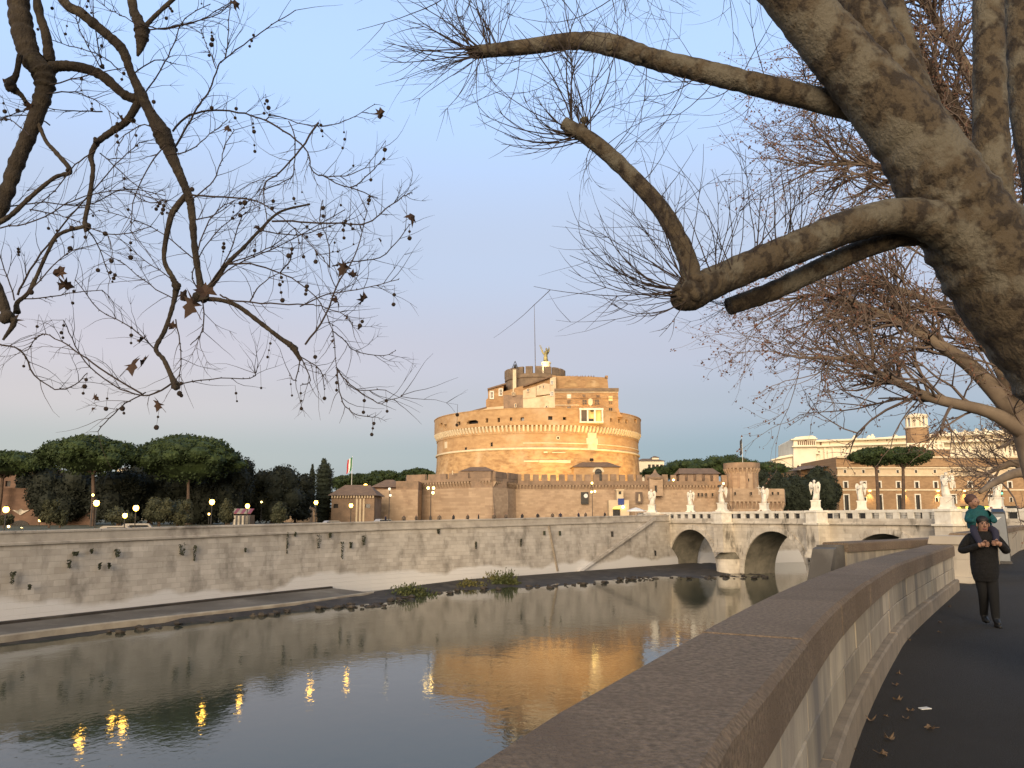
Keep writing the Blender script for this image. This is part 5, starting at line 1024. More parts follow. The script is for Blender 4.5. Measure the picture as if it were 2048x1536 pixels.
near = [('cloth', 'white angel statue at the castle end of the bridge, holding a cloth', 1), ('spear', 'white angel statue on the first bridge pier, holding a spear', -1), ('column', 'white angel statue with folded wings on the second bridge pier', 1), ('cloth', 'largest white angel statue, nearest the man with the child', -1)]
far = [('column', 'white angel statue on the far parapet above the first arch', -1), ('cross', 'white angel statue raising a cross above the second arch', 1), ('spear', 'white angel statue in front of the brick palace, far parapet', -1), ('cloth', 'white angel statue half hidden behind the child', 1)]
for k in range(4):
    for lst, yy in ((near, 0.15), (far, 9.85)):
        a, l, le = lst[k]; p = bM @ Vector((k*S, yy, 2.86)); s_ = 1.0 if lst is near else .98
        angel('angel_statue', l, p, brz+.35 if k % 2 else brz+.75, 'marble', a, 1.06*s_, 1.55, le, 'angel statues on the bridge')
angel('bronze_angel', 'dark bronze angel with raised wings on top of the castle', ANG, .35, 'bronze', 'sword', 1.55, 0, -1, wings='up')

# ------------------------------------------------------------------ people
def skin_mesh(name, nodes, edges, mats, emat, root=0, sub=1):
    """one continuous body surface grown round a jointed skeleton; material by nearest limb"""
    me = bpy.data.meshes.new(name); me.from_pydata([n[0] for n in nodes], edges, []); o = bpy.data.objects.new(name, me); C.objects.link(o)
    sk = o.modifiers.new('skin', 'SKIN'); sk.use_smooth_shade = True; sk.branch_smoothing = .6
    for i, n in enumerate(nodes):
        r = n[1]; me.skin_vertices[0].data[i].radius = r if isinstance(r, tuple) else (r, r)
    me.skin_vertices[0].data[root].use_root = True
    ss = o.modifiers.new('sub', 'SUBSURF'); ss.levels = sub; ss.render_levels = sub
    dg = bpy.context.evaluated_depsgraph_get(); ev = o.evaluated_get(dg); out = bpy.data.meshes.new_from_object(ev)
    bpy.data.objects.remove(o); out.materials.clear()
    for m in mats: out.materials.append(m)
    segs = [(Vector(nodes[a][0]), Vector(nodes[b][0])) for a, b in edges]
    for p in out.polygons:
        c = p.center; best = 0; bd = 1e9
        for i, (a, b) in enumerate(segs):
            ab = b-a; tt = max(0, min(1, (c-a).dot(ab)/max(1e-9, ab.length_squared))); d = (c-(a+ab*tt)).length
            if d < bd: bd = d; best = i
        p.material_index = emat[best]; p.use_smooth = True
    out.name = name; return out
# a small walking figure, reused for far passers-by
fn = [((0, 0, .95), .15), ((0, 0, 1.2), .16), ((0, 0, 1.42), .15), ((0, 0, 1.53), .06), ((0, 0, 1.62), .10), ((0, 0, 1.72), .09), ((-.09, 0, .88), .10), ((-.11, -.08, .48), .08), ((-.11, .08, .06), .06), ((.09, 0, .88), .10), ((.11, .10, .48), .08), ((.11, -.10, .06), .06), ((-.22, 0, 1.38), .075), ((-.27, .04, 1.08), .06), ((-.25, -.08, .84), .05), ((.22, 0, 1.38), .075), ((.27, 0, 1.08), .06), ((.25, -.14, .86), .05)]
fe = [(0, 1), (1, 2), (2, 3), (3, 4), (4, 5), (0, 6), (6, 7), (7, 8), (0, 9), (9, 10), (10, 11), (2, 12), (12, 13), (13, 14), (2, 15), (15, 16), (16, 17)]
fig = [skin_mesh('person', fn, fe, [M[a], M['trouser'], M['skin']], [0, 0, 0, 2, 2, 1, 1, 1, 1, 1, 1, 0, 0, 0, 0, 0, 0], sub=1) for a in ('cloth_dark', 'navy', 'shutter')]
def passer(p, label, group, rz=None):
    o = link('person', fig[random.randint(0, 2)], None, p, random.uniform(0, 6) if rz is None else rz); tag(o, label, 'person', group)
for i in range(17):
    px = 775+i*27+random.uniform(-9, 9)
    if 1215 < px < 1262: continue
    Y = wallY(px)+2.2; p = P(px, HOR, Y); passer((p.x, p.y, wz(Y)-.93), 'dark clothed passer-by behind the embankment parapet', 'passers-by on the embankment')
for i in range(22):
    p = bM @ Vector((random.uniform(.1, 3.4)*S, random.choice((2.6, 3.4, 6.5, 7.4)), 1.403)); passer(p, 'passer-by crossing the bridge, head above the balustrade', 'passers-by on the bridge')
for i in range(11):
    px = 1135+i*5.2+random.uniform(-1.5, 1.5); Y = 221.5; p = P(px, 756, Y); passer((p.x, Y, PZ(754, 219)-.75), 'tiny visitor standing on the castle roof terrace', 'visitors on the castle terrace')

mp = G(1978, 1251, 0); face = atan2(-mp.x, mp.y)*-1
mrz = -.25
man = thing('person', 'man in black coat walking with a child on his shoulders', 'person', (mp.x, mp.y, 0), mrz)
mn = [((0, 0, .96), (.15, .13)), ((0, -.01, 1.16), (.15, .12)), ((0, -.03, 1.36), (.17, .13)), ((0, -.05, 1.47), .07), ((0, -.085, 1.545), (.075, .085)), ((0, -.10, 1.625), (.078, .092)), ((0, -.09, 1.70), .045),
      ((-.08, 0, .90), .115), ((-.045, -.02, .50), .085), ((-.01, .17, .13), .06), ((-.01, .05, .04), (.045, .035)), ((.08, 0, .90), .115), ((.065, -.12, .50), .085), ((.06, -.15, .10), .06), ((.065, -.29, .035), (.045, .033)),
      ((-.19, -.02, 1.41), .085), ((-.345, -.02, 1.15), .07), ((-.14, -.27, 1.27), .045), ((-.10, -.29, 1.285), .035), ((.19, -.02, 1.41), .085), ((.345, -.02, 1.15), .07), ((.17, -.27, 1.29), .045), ((.13, -.29, 1.305), .035)]
me_ = [(0, 1), (1, 2), (2, 3), (3, 4), (4, 5), (5, 6), (0, 7), (7, 8), (8, 9), (9, 10), (0, 11), (11, 12), (12, 13), (13, 14), (2, 15), (15, 16), (16, 17), (17, 18), (2, 19), (19, 20), (20, 21), (21, 22)]
link('body', skin_mesh('body', mn, me_, [M['coat'], M['trouser'], M['skin'], M['shoe']], [0, 0, 0, 2, 2, 2, 1, 1, 1, 3, 1, 1, 1, 3, 0, 0, 0, 2, 0, 0, 0, 2], sub=2), man)
q = MB(); n = 20; rings = [(.70, .165, .16), (.72, .175, .165), (.82, .195, .175), (.95, .20, .17), (1.1, .195, .165), (1.25, .21, .17), (1.36, .225, .165), (1.43, .20, .14), (1.49, .10, .09)]; vs = []
for z, rx, ry in rings:
    for i in range(n):
        a = 2*pi*i/n; k = 1+.03*sin(a*4+z*9); vs.append((rx*k*cos(a), ry*k*sin(a)-.02-.02*(z > 1.3), z))
q.add(vs, [(j*n+i, j*n+(i+1) % n, (j+1)*n+(i+1) % n, (j+1)*n+i) for j in range(len(rings)-1) for i in range(n)]); q.build('coat', M['coat'], man, smooth=True)
q = MB()
for j in range(1, 7):
    pass
q.ball((0, -.06, 1.655), .105, 12, 8, sq=(.92, 1.02, .82), jit=.03); q.build('hair', M['hair_b'], man, smooth=True)
q = MB(); q.tube([(0, -.178, 1.615), (0, -.20, 1.575), (0, -.18, 1.56)], [.008, .017, .012], 6); q.build('nose', M['skin'], man, smooth=True)
for sx in (-1, 1):
    q = MB(); q.ball((sx*.033, -.172, 1.612), .011, 6, 4); q.build('eye', M['hair_b'], man); q = MB(); q.tube([(sx*.015, -.182, 1.632), (sx*.055, -.165, 1.634)], .006, 4); q.build('eyebrow', M['hair_b'], man); q = MB(); q.ball((sx*.088, -.08, 1.59), .028, 6, 5, sq=(.4, .8, 1.2)); q.build('ear', M['skin'], man)
q = MB(); q.tube([(-.026, -.172, 1.528), (0, -.178, 1.526), (.026, -.172, 1.528)], .006, 4); q.build('mouth', M['magenta'], man)
def hand(parent, c, sx):                            # closed round the child's ankle
    q = MB(); c = Vector(c); q.ball(c, .042, 8, 6, sq=(1.05, .7, .9))
    for j in range(4):
        b = c+Vector((-sx*.025, -.015, .032-.021*j)); L = (.030, .034, .032, .025)[j]; q.tube([b, b+Vector((-sx*L, -.028, -.002)), b+Vector((-sx*L*1.7, -.012, -.004)), b+Vector((-sx*L*1.5, .018, -.004))], [.0105, .010, .009, .008], 6)
    b = c+Vector((sx*.005, -.02, .035)); q.tube([b, b+Vector((-sx*.02, -.03, .022)), b+Vector((-sx*.045, -.035, .016))], [.012, .011, .009], 6)
    q.build('hand', M['skin'], parent, smooth=True)
for fx, fy, fz, ft in ((-.01, .11, .045, -.35), (.062, -.205, .0, 0)):
    q = MB(); vs = []; nn = 10
    for z_, k_ in ((0, 1.0), (.025, 1.02), (.06, .8), (.095, .45)):
        for i in range(nn):
            a = 2*pi*i/nn; vs.append((fx+.046*k_*cos(a), fy+(.135 if sin(a) < 0 else .10)*k_*sin(a)+(.03 if z_ > .05 else 0), z_+fz+max(0, sin(a))*abs(ft)*.12))
    q.add(vs, [(j*nn+i, j*nn+(i+1) % nn, (j+1)*nn+(i+1) % nn, (j+1)*nn+i) for j in range(3) for i in range(nn)]+[tuple(range(nn))[::-1], tuple(range(3*nn, 4*nn))]); q.build('shoe', M['shoe'], man, smooth=True)
hand(man, (-.085, -.30, 1.29), -1); hand(man, (.115, -.30, 1.31), 1)
ch = thing('person', 'small child in teal hooded jacket riding on shoulders', 'person', (mp.x, mp.y, 0), mrz)
cn = [((0, .07, 1.56), (.11, .10)), ((-.01, .06, 1.70), (.12, .10)), ((-.03, .04, 1.80), (.115, .09)), ((-.07, .02, 1.87), .045), ((-.10, 0, 1.93), (.078, .085)), ((-.105, 0, 1.99), (.075, .085)), ((-.10, .01, 2.04), .045),
      ((-.10, .03, 1.55), .07), ((-.155, -.14, 1.49), .06), ((-.10, -.22, 1.30), .045), ((-.095, -.27, 1.22), .035), ((.10, .03, 1.55), .07), ((.155, -.14, 1.49), .06), ((.13, -.22, 1.32), .045), ((.125, -.27, 1.24), .035),
      ((-.15, .02, 1.79), .062), ((-.215, -.05, 1.65), .052), ((-.135, -.16, 1.66), .038), ((.10, .02, 1.79), .062), ((.19, -.05, 1.65), .052), ((.12, -.16, 1.66), .038)]
ce = [(0, 1), (1, 2), (2, 3), (3, 4), (4, 5), (5, 6), (0, 7), (7, 8), (8, 9), (9, 10), (0, 11), (11, 12), (12, 13), (13, 14), (2, 15), (15, 16), (16, 17), (2, 18), (18, 19), (19, 20)]
link('body', skin_mesh('body', cn, ce, [M['teal'], M['navy'], M['skin'], M['magenta'], M['shoe']], [0, 0, 0, 2, 2, 2, 3, 1, 1, 4, 3, 1, 1, 4, 0, 0, 0, 0, 0, 0], sub=2), ch)
q = MB(); vs = []; rings = [(1.53, .17, .13), (1.60, .18, .14), (1.70, .17, .13), (1.80, .16, .115), (1.85, .10, .08)]
for z, rx, ry in rings:
    for i in range(n):
        a = 2*pi*i/n; vs.append((rx*(1+.04*sin(3*a+z*20))*cos(a)-.02*(z-1.5)*5, ry*sin(a)+.05, z))
q.add(vs, [(j*n+i, j*n+(i+1) % n, (j+1)*n+(i+1) % n, (j+1)*n+i) for j in range(len(rings)-1) for i in range(n)]); q.build('jacket', M['teal'], ch, smooth=True)
q = MB(); q.ball((-.02, .09, 1.86), .11, 10, 6, sq=(1.25, .9, .5), jit=.05); q.build('hood', M['teal'], ch, smooth=True)
q = MB(); q.ball((-.115, .02, 2.0), .10, 12, 8, sq=(.95, 1.0, .95), jit=.04); q.build('hair', M['hair_br'], ch, smooth=True)
q = MB(); q.ball((-.075, -.055, 1.955), .062, 10, 8, sq=(1, .7, 1.1)); q.tube([(-.045, -.10, 1.965), (-.04, -.118, 1.945)], [.008, .012], 6); q.build('face', M['skin'], ch, smooth=True)
for dx in (-.085, -.03): q = MB(); q.ball((dx, -.098, 1.967), .008, 6, 4); q.build('eye', M['hair_b'], ch)
q = MB(); q.ball((-.165, .03, 1.95), .022, 6, 5, sq=(.4, .8, 1.2)); q.build('ear', M['skin'], ch)

# grey tapered pillar on the pavement
b = G(2004, 1127, 0); t = thing('grey_pillar', 'grey tapered metal pillar with white mark behind the man', 'pillar', (b.x, b.y, 0), -.5)
q = MB(); q.add([(-.27, -.16, .1), (.27, -.16, .1), (.27, .16, .1), (-.27, .16, .1), (-.20, -.16, 1.86), (.20, -.16, 1.86), (.20, .16, 1.98), (-.20, .16, 1.98)], [(0, 1, 5, 4), (1, 2, 6, 5), (2, 3, 7, 6), (3, 0, 4, 7), (4, 5, 6, 7)]); q.build('body', M['grey_metal'], t)
q = MB(); q.box(-.32, .32, -.2, .2, 0, .098); q.build('base', M['black_metal'], t)
q = MB(); q.add([(.272, -.1, .2), (.30, -.1, .2), (.30, .2, .2), (.272, .2, .2), (.205, -.1, 1.9), (.235, -.1, 1.9), (.235, .2, 1.98), (.205, .2, 1.98)], [(0, 1, 5, 4), (1, 2, 6, 5), (2, 3, 7, 6), (3, 0, 4, 7), (4, 5, 6, 7)]); q.build('side_panel', M['black_metal'], t)
q = MB(); q.add([(-.21, -.17, 1.863), (.21, -.17, 1.863), (.21, .18, 1.993), (-.21, .18, 1.993), (-.19, -.15, 1.93), (.19, -.15, 1.93), (.19, .16, 2.05), (-.19, .16, 2.05)], [(0, 1, 5, 4), (1, 2, 6, 5), (2, 3, 7, 6), (3, 0, 4, 7), (4, 5, 6, 7)]); q.build('cap', M['black_metal'], t)
q = MB(); q.slab([(-.13, -.166, 1.72), (.10, -.166, 1.74), (-.10, -.166, 1.56)], (0, .004, 0)); q.build('white_mark', M['paper'], t)

# ------------------------------------------------------------------ leaves
def leaf_mesh(seed, s, m_):
    random.seed(seed); q = MB(); n = 14; vs = [(0, 0, 0)]
    for i in range(n):
        a = 2*pi*i/n; r = s*(1.0 if i % 2 == 0 else .66)*random.uniform(.6, 1.1)*(.6 if i in (10, 11) else 1); vs.append((r*cos(a), r*sin(a), s*(random.uniform(-.25, .35)+.55*cos(a)**2)*(r/s)**1.5))
    q.add(vs, [(0, 1+i, 1+(i+1) % n) for i in range(n)]); q.tube([(0, -s*.2, 0), (0, -s*1.5, s*.1)], s*.03, 3); return q.mesh('dead_leaf', m_)
LG = [leaf_mesh(k, .075, M['leaf_ground']) for k in range(4)]; random.seed(11)
for px, py in ((1705, 1502), (1765, 1512), (1779, 1481), (1742, 1444), (1772, 1435), (1820, 1424), (1790, 1372), (1795, 1402), (1773, 1340), (1797, 1350), (1818, 1282), (1835, 1270), (1880, 1246), (1878, 1266), (1735, 1420), (1812, 1440), (1860, 1460), (1728, 1380), (1850, 1236), (1899, 1215)):
    p = G(px, py, 0); o = link('fallen_leaf', random.choice(LG), None, (p.x, p.y, .012)); o.rotation_euler = (random.uniform(-.2, .2), random.uniform(-.2, .2), random.uniform(0, 6)); k = random.uniform(.6, 1.15); o.scale = (k*.62, k*.62, k*.8)
    tag(o, 'dry fallen leaf lying on the dark pavement near the parapet', 'leaf', 'fallen leaves on the pavement')
p = G(1849, 1418, 0); q = MB(); q.slab([(-.06, -.02, 0), (.05, -.035, 0), (.065, .03, 0), (-.04, .035, 0)], (0, 0, .006)); tag(q.build('paper_scrap', M['paper'], loc=(p.x, p.y, .003), rz=.4), 'white scrap of paper lying on the dark pavement', 'litter')

# ------------------------------------------------------------------ plane tree on the right
def px_path(pts, Y0, Y1, per=5):
    n = len(pts)-1; v = [Vector((*P(a[0], a[1], lerp(Y0, Y1, i/n)), a[2]*lerp(Y0, Y1, i/n)/F/2)) for i, a in enumerate(pts)]
    c = catmull(v, per); return [Vector(q[:3]) for q in c], [max(.002, q[3]) for q in c]
rt_base = Vector((PX(2185, 7.2), 7.2, 0))
pl = thing('plane_tree', 'big pruned plane tree leaning over the pavement at right', 'tree', (0, 0, 0))
def limb(name, pts, Y0, Y1, parent, m_='bark', n=12, wob=.05):
    big_ = m_ in ('bark', 'branch_dark'); a, r = px_path(pts, Y0, Y1, 16 if big_ else 5); r = [k*(1+wob*noise.noise(Vector((i*.35, pts[0][0], 0)))*2) for i, k in enumerate(r)]; q = MB(); q.tube(a, r, n*2 if big_ else n)
    if big_:                                        # burls, ridges and flaked patches as real relief
        nn = n*2; fr = 1/max(.012, sum(r)/len(r))
        for i in range(len(a)):
            for k in range(nn):
                v = Vector(q.v[i*nn+k]); d = v-a[i]; s_ = 1+.16*noise.noise(v*fr*.8)+.07*noise.noise(v*fr*2.6+Vector((7, 3, 1)))+.03*noise.noise(v*fr*7); q.v[i*nn+k] = tuple(a[i]+d*s_); q.build(name, M[m_], parent, smooth=True); return a, r
trunk = limb('trunk', [(2330, 1560, 225), (2310, 1250, 215), (2255, 1000, 210), (2150, 760, 205), (2045, 620, 200), (1965, 500, 195), (1895, 390, 175), (1830, 285, 155), (1730, 165, 132), (1640, 60, 118), (1540, -60, 110), (1420, -200, 95)], 7.2, 7.0, pl, n=18)
limb('limb', [(2080, 640, 90), (2000, 520, 95), (1985, 400, 82), (1981, 250, 68), (1978, 100, 62), (1975, -60, 58), (1970, -260, 50)], 7.3, 7.6, pl)
limb('limb', [(1935, 450, 100), (1870, 310, 110), (1800, 170, 100), (1740, 60, 88), (1700, -50, 80), (1660, -220, 70)], 7.15, 7.5, pl)
limb('limb', [(1900, 370, 80), (1850, 230, 62), (1815, 110, 50), (1785, 0, 42), (1750, -150, 36)], 7.3, 7.9, pl)
limb('limb', [(2150, 700, 90), (2100, 450, 75), (2050, 200, 60), (2035, 0, 52), (2020, -200, 45)], 7.4, 8.0, pl)
B1 = limb('limb', [(1840, 285, 70), (1760, 232, 58), (1650, 203, 52), (1500, 166, 47), (1400, 141, 46), (1300, 116, 42), (1225, 91, 45), (1150, 82, 36), (1050, 94, 32), (945, 105, 26)], 7.1, 8.4, pl)
B2 = limb('limb', [(1960, 520, 110), (1890, 455, 92), (1800, 432, 74), (1700, 452, 70), (1600, 492, 68), (1500, 533, 66), (1420, 568, 66), (1380, 588, 70), (1358, 602, 42)], 7.0, 6.3, pl)
B2b = limb('limb', [(1930, 500, 70), (1840, 468, 50), (1750, 489, 42), (1650, 532, 42), (1550, 580, 40), (1458, 613, 36)], 7.2, 6.9, pl)
B3 = limb('limb', [(1385, 590, 44), (1375, 520, 40), (1330, 430, 37), (1270, 360, 34), (1195, 290, 33), (1128, 246, 27)], 6.35, 6.6, pl)
tw = MB()
def shoot(p, ang_, L, bendr, r=.0065, side=.5, lvl=1, n=9, mb=None, yb=0, kink=.10):
    mb = mb or tw; d2 = ang_; pts = [p]; q = Vector(p); yv = random.uniform(-.5, .5)*side+yb
    for i in range(n):
        d2 += bendr/n+random.uniform(-kink, kink); q = q+Vector((cos(d2), yv, sin(d2))).normalized()*(L/n); pts.append(q.copy())
    mb.tube(pts, [lerp(r, r*.28, i/n) for i in range(n+1)], 4 if r > .005 else 3, cap=False)
    if lvl > 0:
        for k in range(random.randint(2, 4)):
            i = random.randint(2, n-1); sg = random.choice((-1, 1)); shoot(pts[i], d2*.5+ang_*.5+sg*random.uniform(.35, .8), L*random.uniform(.25, .5), bendr*.6+random.uniform(-.3, .3), r*.55, side, lvl-1, 6, mb, yv*.3)
    return pts
random.seed(5)
def fan(px, py, Y, n, a0, a1, L0, L1, b0, b1, r=.0065, jit=12, lvl=1):
    for i in range(n):
        p = P(px+random.uniform(-jit, jit), py+random.uniform(-jit, jit), Y+random.uniform(-.05, .05)); shoot(p, radians(random.uniform(a0, a1)), random.uniform(L0, L1), radians(random.uniform(b0, b1)), r*random.uniform(.7, 1.2), lvl=lvl)
# shoots springing from the pollard stubs; angles: 90 up, 180 towards the river
fan(1368, 585, 6.3, 20, 150, 205, .7, 1.3, -75, -25); fan(1370, 590, 6.3, 6, 195, 250, .35, .8, -80, -10); fan(1378, 570, 6.3, 10, 85, 150, .6, 1.3, -25, 15)
fan(1450, 545, 6.4, 9, 60, 120, .6, 1.15, -10, 25, jit=30); fan(1530, 515, 6.5, 8, 55, 115, .6, 1.1, -10, 20, jit=35); fan(1465, 605, 6.9, 9, 170, 260, .2, .6, -60, 10, .004)
fan(1600, 480, 6.6, 7, 70, 130, .5, 1.0, -20, 20, jit=30)
fan(1160, 270, 6.6, 16, 150, 215, .5, 1.1, -80, -20); fan(1170, 262, 6.6, 14, 45, 110, .5, 1.25, -20, 30); fan(1150, 258, 6.6, 4, 85, 100, .9, 1.3, -10, 15, .010); fan(1195, 290, 6.6, 6, 200, 290, .3, .7, 60, 120, .004)
fan(955, 103, 8.3, 24, 125, 210, .7, 1.35, -60, 10, .008); fan(960, 106, 8.3, 9, 200, 285, .3, .95, -40, 40, .006); fan(985, 98, 8.3, 14, 70, 130, .6, 1.2, -20, 20, .008)
for i in range(46):                                  # hanging and rising shoots along the upper limb
    k = random.randint(8, len(B1[0])-2); p = B1[0][k]; up = random.random() < .5
    shoot(p, radians(random.uniform(60, 140) if up else random.uniform(215, 290)), random.uniform(.5, 1.3), radians(random.uniform(-40, 40) if up else random.uniform(-110, -10)), random.uniform(.004, .007))
for i in range(22):
    k = random.randint(3, len(B3[0])-1); shoot(B3[0][k], radians(random.choice((random.uniform(30, 80), random.uniform(110, 170)))), random.uniform(.4, .9), radians(random.uniform(-40, 40)), .0048)
for i in range(38):                                  # long drooping twigs from boughs above the frame
    px = random.uniform(830, 1560); p = P(px, random.uniform(-160, -20), random.uniform(6.5, 9)); shoot(p, radians(random.uniform(195, 330)), random.uniform(.6, 1.35), radians(random.uniform(-70, 70)), random.uniform(.004, .007))
limb('limb', [(1600, -60, 40), (1450, -90, 34), (1250, -70, 26), (1050, -60, 18), (880, -30, 9)], 7.2, 8.5, pl, n=8)
for px, py, r_, y_ in ((1378, 590, 36, 6.3), (1392, 570, 30, 6.33), (948, 105, 17, 8.4), (1158, 262, 20, 6.6), (1185, 285, 18, 6.6), (1222, 92, 24, 7.9), (1470, 608, 20, 6.9), (1290, 115, 22, 7.8), (1505, 168, 26, 7.5), (1170, 240, 12, 6.6)):
    q = MB(); rr = r_*y_/F*.7; c_ = P(px, py, y_)
    for k in range(6): q.ball(c_+rdir()*rr*.5, rr*random.uniform(.55, .85), 10, 8, jit=.07)
    q.build('knuckle', M['bark'], pl, smooth=True)
tw.build('twigs', M['twig'], pl)['kind'] = 'stuff'
q = MB(); p0 = P(1140, 60, 8.0)
ks = limb('dead_shoot', [(1178, 272, 9), (1200, 262, 9), (1235, 240, 8), (1248, 238, 8), (1254, 275, 6), (1275, 310, 5), (1300, 370, 4), (1320, 410, 3)], 6.6, 6.5, pl, 'twig', 6)
limb('dead_shoot', [(1160, 255, 10), (1164, 230, 9), (1158, 190, 8), (1152, 130, 6), (1148, 60, 5)], 6.6, 6.9, pl, 'twig', 6); limb('dead_shoot', [(985, 98, 9), (982, 60, 8), (960, 10, 8), (940, 40, 6), (860, 55, 4), (800, 20, 3)], 8.3, 8.2, pl, 'twig', 6)

# ------------------------------------------------------------------ plane trees further along the pavement
def far_plane(name, label, base, limbs, Y, seed, spawn, L0, leafn, lsize, wob=.28, yspread=1.0, SP=2.4, lm='leaf_red', bias=.0):
    random.seed(seed); t = thing(name, label, 'tree', (0, 0, 0)); tb = MB(); lf = MB()
    def grow(p, d, r, L, lvl):
        n = 4; pts = [p]; q = p.copy()
        for i in range(n): d = (d+rdir()*wob+Vector((-.03, 0, bias))).normalized(); q = q+d*(L/n); pts.append(q)
        tb.tube(pts, [lerp(r, r*.45, i/n) for i in range(n+1)], 4 if r > .02 else 3, cap=False)
        if lvl == 0:
            for k in range(leafn):
                if random.random() < .55: leaf_at(lf, random.choice(pts[1:])+rdir()*.08, lsize)
            return
        for k in range(random.randint(3, 4)):
            i = random.randint(1, n); e = (d+rdir()*.85).normalized(); grow(pts[i], e, max(.006, r*.52), L*random.uniform(.5, .78), lvl-1)
    for pts, y0, y1, n in limbs:
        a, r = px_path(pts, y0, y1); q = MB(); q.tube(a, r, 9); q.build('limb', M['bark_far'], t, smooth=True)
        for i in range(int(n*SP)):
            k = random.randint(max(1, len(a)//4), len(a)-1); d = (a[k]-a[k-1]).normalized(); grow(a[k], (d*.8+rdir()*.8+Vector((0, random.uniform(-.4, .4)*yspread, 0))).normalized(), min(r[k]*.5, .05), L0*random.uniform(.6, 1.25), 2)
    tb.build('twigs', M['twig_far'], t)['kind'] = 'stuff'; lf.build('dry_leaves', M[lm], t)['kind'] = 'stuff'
    return t
Y = 22
far_plane('plane_tree', 'second plane tree with rusty leaves behind the leaning one', None, [
    ([(2110, 1130, 60), (2085, 980, 58), (2055, 860, 55), (2035, 740, 40), (1995, 620, 34), (1950, 560, 26), (1900, 500, 16)], Y, Y, 14),
    ([(2060, 870, 40), (1980, 825, 26), (1860, 795, 20), (1780, 757, 15), (1690, 720, 9), (1600, 715, 5)], Y, Y-1, 15),
    ([(2050, 850, 40), (1950, 740, 30), (1880, 690, 24), (1800, 645, 17), (1720, 610, 12), (1640, 590, 7), (1570, 600, 4)], Y, Y+.5, 22),
    ([(2050, 850, 36), (1990, 720, 22), (1920, 640, 18), (1830, 590, 12), (1740, 560, 8)], Y, Y+1.5, 16),
    ([(2050, 830, 40), (2040, 600, 34), (1990, 380, 28), (1920, 230, 20), (1850, 120, 12)], Y, Y+1, 22),
    ([(2045, 700, 34), (1960, 480, 24), (1850, 380, 18), (1740, 330, 12), (1650, 330, 6)], Y, Y+.5, 22),
    ([(2045, 620, 34), (1960, 330, 24), (1830, 180, 16), (1720, 140, 10), (1650, 170, 5)], Y, Y+1, 20),
    ([(2055, 830, 40), (2070, 500, 36), (2050, 200, 28), (2000, 20, 20), (1950, -100, 14)], Y, Y+1.5, 16),
    ([(2050, 600, 30), (1960, 200, 22), (1870, 40, 16), (1800, -60, 10)], Y, Y+1.2, 16)], Y, 21, 14, 1.9, 8, .052, SP=2.9, bias=.015)
far_plane('plane_tree', 'brownish plane tree far right, behind the grey pillar', None, [
    ([(2140, 1100, 34), (2110, 1000, 32), (2090, 940, 26), (2060, 900, 16), (2030, 870, 10)], 46, 46, 12),
    ([(2090, 960, 30), (2040, 945, 20), (1990, 965, 14), (1960, 985, 8)], 40, 38, 2),
    ([(2100, 1000, 26), (2040, 930, 18), (2000, 935, 11), (1970, 950, 6)], 46, 47, 14),
    ([(2100, 980, 24), (2060, 900, 18), (2040, 880, 11), (2000, 895, 6)], 46, 45, 12)], 46, 33, 12, 2.2, 4, .07, SP=1.6, lm='leaf_brown', bias=.06)

